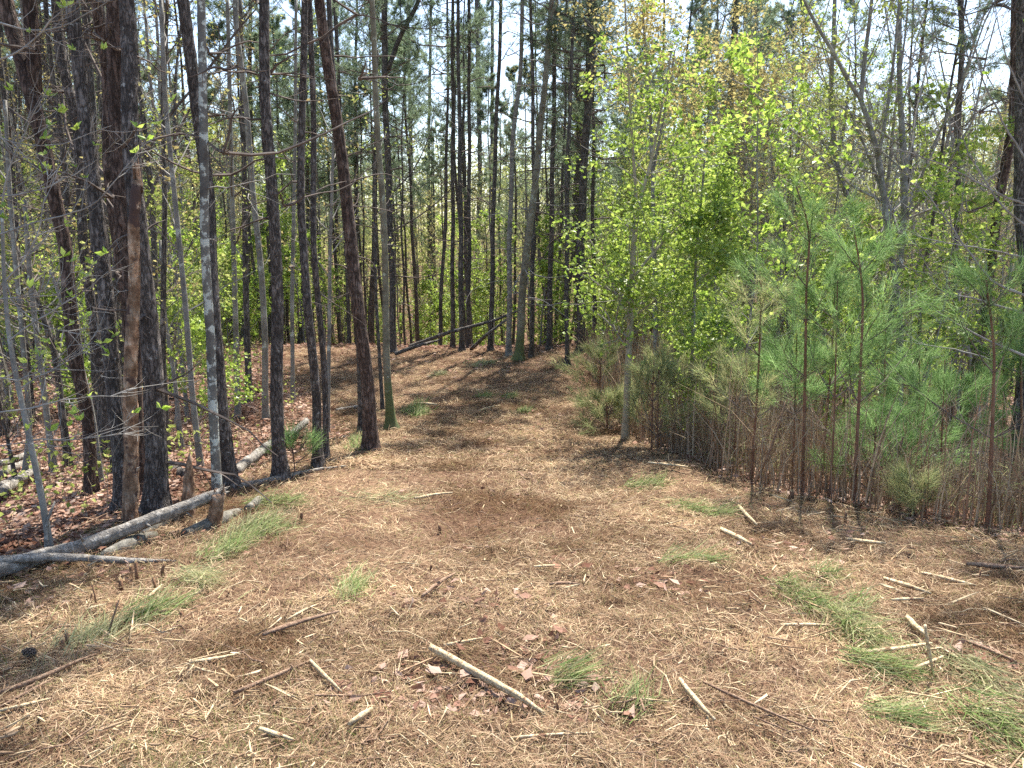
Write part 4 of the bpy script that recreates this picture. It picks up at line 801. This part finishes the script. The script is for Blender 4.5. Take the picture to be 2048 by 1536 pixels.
BG = [('long lush green bough slanting through the right foreground', [(1570, 1180), (1620, 1215), (1680, 1255), (1740, 1300)], .16, 'bough', 1500),
 ('pale frayed lower end of the long green bough', [(1660, 1225), (1720, 1270), (1760, 1310)], .14, 'boughpale', 700),
 ('bright green bough right beneath the smooth cream stick', [(1705, 1335), (1760, 1352), (1800, 1360)], .12, 'bough', 1300),
 ('dark green small bough right of the trail centre', [(1340, 1135), (1390, 1130), (1435, 1130)], .09, 'bough', 700),
 ('green bushy tuft left of the trail centre', [(690, 1215), (705, 1190), (715, 1175)], .11, 'bough', 900),
 ('bright yellow green bough near the middle left edge of the trail', [(440, 1115), (480, 1090), (520, 1070), (560, 1060)], .2, 'bough', 1400),
 ('yellow green grass like bough above the bright one', [(470, 1080), (510, 1055), (560, 1040)], .16, 'boughpale', 700),
 ('dark green tuft at the lower end of the bright left bough', [(420, 1130), (445, 1118), (470, 1105)], .1, 'bough', 800),
 ('bluish green bough left of the bright one', [(360, 1160), (390, 1162), (420, 1175)], .11, 'boughpale', 900),
 ('dark green bough in front of the hollow log piece', [(500, 1020), (540, 1010), (590, 1015)], .14, 'bough', 900),
 ('pale green grassy bough by the thin upright twig', [(150, 1320), (190, 1290), (230, 1265)], .2, 'boughpale', 1200),
 ('green bough between pale grassy bough and the left stick', [(250, 1260), (290, 1235), (360, 1215)], .14, 'bough', 900),
 ('bright green tuft on the right side of the mid trail', [(1262, 985), (1290, 978), (1315, 975)], .12, 'bough', 900),
 ('yellow green tuft below the first one on the right', [(1345, 1020), (1375, 1025), (1400, 1030)], .12, 'bough', 800),
 ('dark green tuft right of the yellow green tuft', [(1420, 1040), (1440, 1035), (1460, 1035)], .1, 'bough', 700),
 ('small vivid green tuft far up the trail on the right', [(1046, 830), (1052, 826)], .13, 'bough', 900),
 ('green bough far up the trail on the left', [(810, 832), (830, 822), (845, 812)], .2, 'bough', 700),
 ('second green clump up the trail beside the left bough', [(835, 838), (850, 828)], .15, 'bough', 500),
 ('faint green patch near the far end of the trail', [(955, 735), (985, 728)], .3, 'boughpale', 500),
 ('dark green patch midway up the trail centre', [(962, 798), (975, 795)], .15, 'bough', 500),
 ('small green patch beside the dark midway patch', [(1015, 798), (1024, 796)], .12, 'bough', 400),
 ('light green patch left of the far trail', [(868, 754), (885, 750)], .15, 'boughpale', 500),
 ('large green boughs in the lower right corner', [(1930, 1430), (1985, 1470), (2048, 1510)], .2, 'bough', 1400),
 ('pale green boughs above the lower right corner boughs', [(1880, 1320), (1950, 1370), (2030, 1420)], .18, 'boughpale', 1000),
 ('dark green bough low in the right foreground', [(1740, 1445), (1790, 1455), (1850, 1465)], .09, 'bough', 900),
 ('small dark green bough at the lower centre', [(1110, 1372), (1140, 1362), (1160, 1358)], .07, 'bough', 700),
 ('dull green tuft right of the thick barkless stick', [(1240, 1440), (1262, 1420), (1270, 1400)], .1, 'bough', 600),
 ('green tuft right of the long lush bough', [(1700, 1225), (1720, 1215)], .08, 'bough', 700),
 ('small green tuft near the thin trail centre stick', [(1640, 1165), (1665, 1160)], .07, 'bough', 600),
 ('broad dull green patch on the left of the trail past the tuft', [(700, 1000), (760, 1005), (820, 1012)], .3, 'boughpale', 260),
 ('small green tuft beside the leaning reddish pine', [(712, 905), (715, 880)], .09, 'bough', 500),
]
for i, (lb, pts, w, mt, dn) in enumerate(BG): bough(lb, pts, w, mt, dn, seed=300 + i)

# twigs strewn on the trail and dead brush on the left floor
rg = np.random.default_rng(55); b = Buf()
x, y = scatter(1500, 1.7, 20, rg, 1.15)
for xx, yy in zip(x, y):
    on = trailmask(xx, yy) > .5; L = (.08 + .3 * rg.random() ** 2) if on else (.2 + 1.0 * rg.random() ** 2); a = rg.random() * 6.283; r = (.0018 + .0035 * rg.random() ** 2) * (1 if on else 1.6)
    q = np.array([[xx + math.cos(a) * L * f, yy + math.sin(a) * L * f, 0] for f in (0, .33, .66, 1)]) + rg.normal(size=(4, 3)) * L * .05; q[:, 2] = H(q[:, 0], q[:, 1]) + .03 + np.abs(rg.normal(size=4)) * .02
    tube(b, q, [r, r, r * .8, r * .4], 4, int(rg.random() < .4), cap=False)
    if rg.random() < .35: tube(b, np.array([q[2], q[2] + side_dir(q[3] - q[2], rg, .6) * L * .3 * [1, 1, .4]]), [r * .6, r * .2], 3, 0, cap=False)
tag(link('fallen_twigs', b.mesh('fallen_twigs', [M['stickdark'], M['stick']])), 'thin broken twigs strewn over the trail and leaf litter', 'twigs', kind='stuff')
for i, (u, v, lb) in enumerate([(57, 1330, 'dark open pine cone in the straw at the lower left')]):
    g = gp(u, v); b = Buf(); tube(b, np.array([[-.03, 0, .035], [0, 0, .04], [.035, 0, .035]]), [.004, .012, .004], 6, 0)
    for k in range(46):
        f = k / 45; a = k * 2.4; c = np.array([-.03 + .065 * f, 0, .037]); rr_ = .024 * math.sin(math.pi * (.12 + .8 * f)); d = np.array([.35, math.cos(a), math.sin(a)]); sd_ = np.array([0, -math.sin(a), math.cos(a)])
        t_ = c + d * rr_; b.add(np.array([c - sd_ * .003, c + sd_ * .003, t_ + sd_ * .006, t_ - sd_ * .006, c - sd_ * .003 + [.003, 0, 0], c + sd_ * .003 + [.003, 0, 0], t_ + sd_ * .006 + [.004, 0, 0], t_ - sd_ * .006 + [.004, 0, 0]]), [[3, 2, 1, 0], [4, 5, 6, 7], [0, 1, 5, 4], [1, 2, 6, 5], [2, 3, 7, 6], [3, 0, 4, 7]])
    o = link('pine_cone', b.mesh('pine_cone', [M['twig_dark']], False), None, tuple(up(g, .015))); o.rotation_euler = (0, .1, i * 1.3); tag(o, lb, 'pine cone')

# ------------------------------------------------------------------ dogwood in the left foreground with bare pale twigs
def arching(label, Y, foot, pts, arcs, seed, buds=.35, sub=9):
    rg = np.random.default_rng(seed)
    if Y is None: g = gp(*foot); Y = g[1]
    else:
        q = pt(foot[0], foot[1], Y); g = np.array([q[0], Y, float(H(q[0], Y))])
    t = empty('dogwood_sapling', tuple(g)); tag(t, label, 'sapling')
    P3 = np.array([np.array([0, 0, -.1])] + [pt(u, v, Y) - g for u, v in pts]); P, s = spline(P3, .08); b = Buf(); tube(b, P, (16 - 10 * s) * Y / (2 * F), 10, 0, .1); link('trunk', b.mesh('dogwood_trunk', [M['grey']]), t)
    bc = Buf(); tips = []
    for ap, w in arcs:
        yo = rg.normal() * .35 - .2
        A, sA = spline(np.array([pt(u, v, Y + yo) - g for u, v in ap]), .06); A = A + RW(rg, len(A), .004)
        tube(bc, A, (w - (w - 1) * sA) * Y / (2 * F), 5, 0, .1, cap=False)
        T = nrm(np.gradient(A, axis=0))
        for _ in range(sub):
            j = rg.integers(2, len(A) - 1); Q, D = branch(bc, A[j], side_dir(T[j], rg, .7), .12 + .35 * rg.random(), .003, rg, 3, 0, .12, .16, 5)
            if rg.random() < buds: tips.append(Q[-1])
            for _ in range(2): q = rg.integers(1, 5); Q2, _d = branch(bc, Q[q], side_dir(D[q], rg, .7), .08 + .12 * rg.random(), .002, rg, 3, 0, .12, .16, 3)
    T = np.array(tips); T = np.repeat(T, 4, 0); D = nrm(rg.normal(size=T.shape) * [1, 1, .3] + [0, 0, .8])
    leaves(bc, T, .045, rg, 1, .28, D=D * 1.5)
    link('crown', bc.mesh('dogwood_crown', [M['twig'], M['gleaf']], False), t)
arching('spindly grey sapling at the left edge with arching pale twigs and opening buds', None, (104, 1112), [(85, 1000), (60, 880), (38, 780), (18, 680), (8, 560), (4, 420)],
  [([(-40, 30), (60, 60), (150, 40), (200, 0), (240, -30)], 5), ([(-30, 130), (50, 110), (120, 20), (190, -10)], 4), ([(-40, 395), (80, 380), (190, 330), (235, 280)], 4),
   ([(8, 560), (60, 500), (90, 420), (100, 330)], 4), ([(-30, 480), (60, 450), (180, 420), (300, 250), (330, 210)], 4), ([(18, 680), (120, 620), (200, 560), (240, 520)], 4),
   ([(-30, 830), (60, 820), (130, 800), (250, 790), (285, 770)], 4), ([(38, 780), (100, 740), (180, 700), (210, 640)], 4), ([(-40, 740), (30, 770), (50, 760), (120, 720), (190, 640)], 4), ([(-40, 260), (50, 300), (140, 290), (230, 250)], 3),
   ([(-30, 600), (50, 590), (130, 560), (170, 470)], 3), ([(60, 880), (140, 880), (220, 870), (280, 860)], 3), ([(4, 420), (30, 330), (60, 250), (100, 180), (130, 80)], 4), ([(-30, 900), (60, 880), (120, 890)], 3), ([(8, 560), (30, 620), (100, 660), (160, 670)], 3)], 77)
arching('grey sapling at the right edge sending pale bare twigs leftward over the young pines', 7.4, (2085, 1000), [(2080, 860), (2075, 700), (2070, 560), (2072, 400), (2080, 250)],
  [([(2076, 720), (1990, 690), (1900, 640), (1820, 590), (1770, 560)], 6), ([(2072, 600), (1980, 560), (1900, 440), (1850, 370), (1800, 330)], 6), ([(2074, 640), (1960, 600), (1880, 590), (1830, 480)], 5), ([(2078, 760), (1980, 720), (1900, 700), (1800, 690), (1740, 660)], 5),
   ([(2070, 470), (1990, 400), (1930, 300), (1880, 180)], 5), ([(2076, 350), (2010, 260), (1960, 150), (1930, 30)], 5), ([(2072, 420), (1980, 380), (1890, 330), (1810, 300), (1700, 290)], 5), ([(2080, 250), (2020, 130), (1990, 0)], 5), ([(2072, 520), (1980, 500), (1850, 480), (1760, 430)], 4)], 78, .18, 11)
# more slim bare stems behind, on the left
LS = [((40, 1010), [(20, 900), (-10, 760)], 9, 7.6, 'leaning grey stem at the far left by the log heap'),
      ((45, 1005), [(62, 860), (40, 620), (20, 400), (10, 200)], 12, 7.8, 'slim grey stem rising from the log heap at the far left'),
      ((110, 960), [(85, 760), (60, 560), (50, 400)], 14, 8.5, 'thin grey tree behind the leftmost big pine'),
      ((140, 960), [(110, 700), (60, 560), (20, 470)], 16, 8.8, 'grey trunk leaning left behind the leftmost big pine'),
      ((205, 985), [(185, 820), (140, 640), (100, 540)], 12, 7.4, 'thin grey trunk leaning left between the two left pines'),
      ((405, 965), [(385, 800), (372, 620), (350, 400), (330, 200), (322, 0)], 13, 8.2, 'slim mossy grey tree left of the lichen covered trunk'),
      ((335, 910), [(325, 700), (330, 400), (325, 200), (335, 0)], 13, 9.5, 'forked cream budded tree right of the thick grey pine'),
      ((362, 885), [(350, 760), (330, 640), (320, 480)], 10, 10, 'thin dark leaning stem right of the thick grey pine'),
      ((475, 830), [(470, 600), (462, 300), (455, 0)], 12, 12.5, 'slim brown trunk between lichen trunk and lone pine'),
      ((497, 790), [(492, 600), (488, 300), (480, 0)], 14, 14, 'slim trunk standing back to the left of the lone dark pine'),
      ((585, 800), [(584, 600), (590, 300), (592, 0)], 9, 13.5, 'very thin stem between the lone pine and the twin pines'),
      ((655, 880), [(658, 700), (660, 500), (668, 250)], 9, 10.6, 'thin grey sapling right behind the pair of slim pines'),
      ((765, 800), [(752, 600), (748, 350), (755, 100)], 8, 13, 'thin stem just left of the mossy footed tree')]
for i, (bs, pts, w, Yv, lb) in enumerate(LS):
    top = pts[-1]
    twiggy('slim_tree', 'tree', lb, bs, [([bs] + pts, (w, w * .6))], 'grey' if i % 3 else 'pine_far', 'bud' if i % 2 else 'gleaf2', .045, 2, Y=Yv, seed=400 + i, lvl_len=1.1, nbr=12, dens=.35, s0=.35, twigm='twig' if i % 2 else 'twig_dark', sub=(4, 2))
for p in PINES + POLES + SAPS + BARE:
    if id(p) not in used:
        for c in list(p.children): bpy.data.objects.remove(c)
        bpy.data.objects.remove(p)

# ------------------------------------------------------------------ labels that single each repeat out
LM = [(95, 'the leftmost forked pine'), (262, 'the barkless snag'), (415, 'the lichen covered trunk'), (548, 'the lone dark pine'), (617, 'the twin slim pines'), (700, 'the leaning reddish pine'), (772, 'the mossy footed tree'),
      (935, 'the pine cluster'), (1060, 'the leaning grey tree'), (1168, 'the spreading dark pine'), (1265, 'the tan poplar'), (1390, 'the thin leafy sapling'), (1510, 'the yellowing young pine'), (1610, 'the bent young pine'), (1720, 'the tallest straight young pine'), (1785, 'the crooked grey tree'), (1985, 'the rightmost young pine')]
ORD = ['nearest', 'second nearest', 'third nearest', 'fourth nearest', 'fifth nearest', 'sixth nearest', 'seventh nearest', 'eighth nearest', 'ninth nearest', 'tenth nearest', 'eleventh nearest', 'twelfth nearest', 'thirteenth nearest', 'fourteenth nearest'] + ['fifteenth nearest', 'sixteenth nearest', 'seventeenth nearest', 'eighteenth nearest', 'nineteenth nearest', 'farthest']
AUTO = {}
for o in [q for q in C.objects if q.parent is None and q.get('group')]:
    if o.get('group', '') in ('pines beyond the trail', 'pines left of the trail', 'pines right of the trail', 'bare trees left of the trail', 'small budding trees right of the trail', 'tall bare trees right of the trail', 'bare trees beyond the trail', 'slim trunks beyond the trail', 'slim trunks left of the trail', 'slim trunks right of the trail', 'leafy saplings right of the trail', 'leafy saplings deeper in the right woods', 'leafy saplings beyond the trail', 'leafy saplings left of the trail', 'cut sapling stems'):
        x, y = o.location.x, o.location.y; u = 1024 + F * x / (y * .98)
        if u < -60 or u > 2110:
            for c in list(o.children): bpy.data.objects.remove(c)
            bpy.data.objects.remove(o); continue
        d, nme = min((abs(u - a), n) for a, n in LM); a = [q for q, n in LM if n == nme][0]
        key = (o['label'], 'straight behind' if abs(u - a) < 16 else ('left of' if u < a else 'right of'), nme)
        AUTO.setdefault(key, []).append((y, o))
for (dsc, side, nme), L_ in AUTO.items():
    L_.sort(key=lambda q: q[0])
    if dsc.startswith('cut'):
        dsc = 'short brown cut stem'; side = 'in line with' if side == 'straight behind' else side
    for k, (y, o) in enumerate(L_):
        o['label'] = f"{dsc} {side} {nme}" + (f", {ORD[min(k, 19)]} of {len(L_)}" if len(L_) > 1 else '')
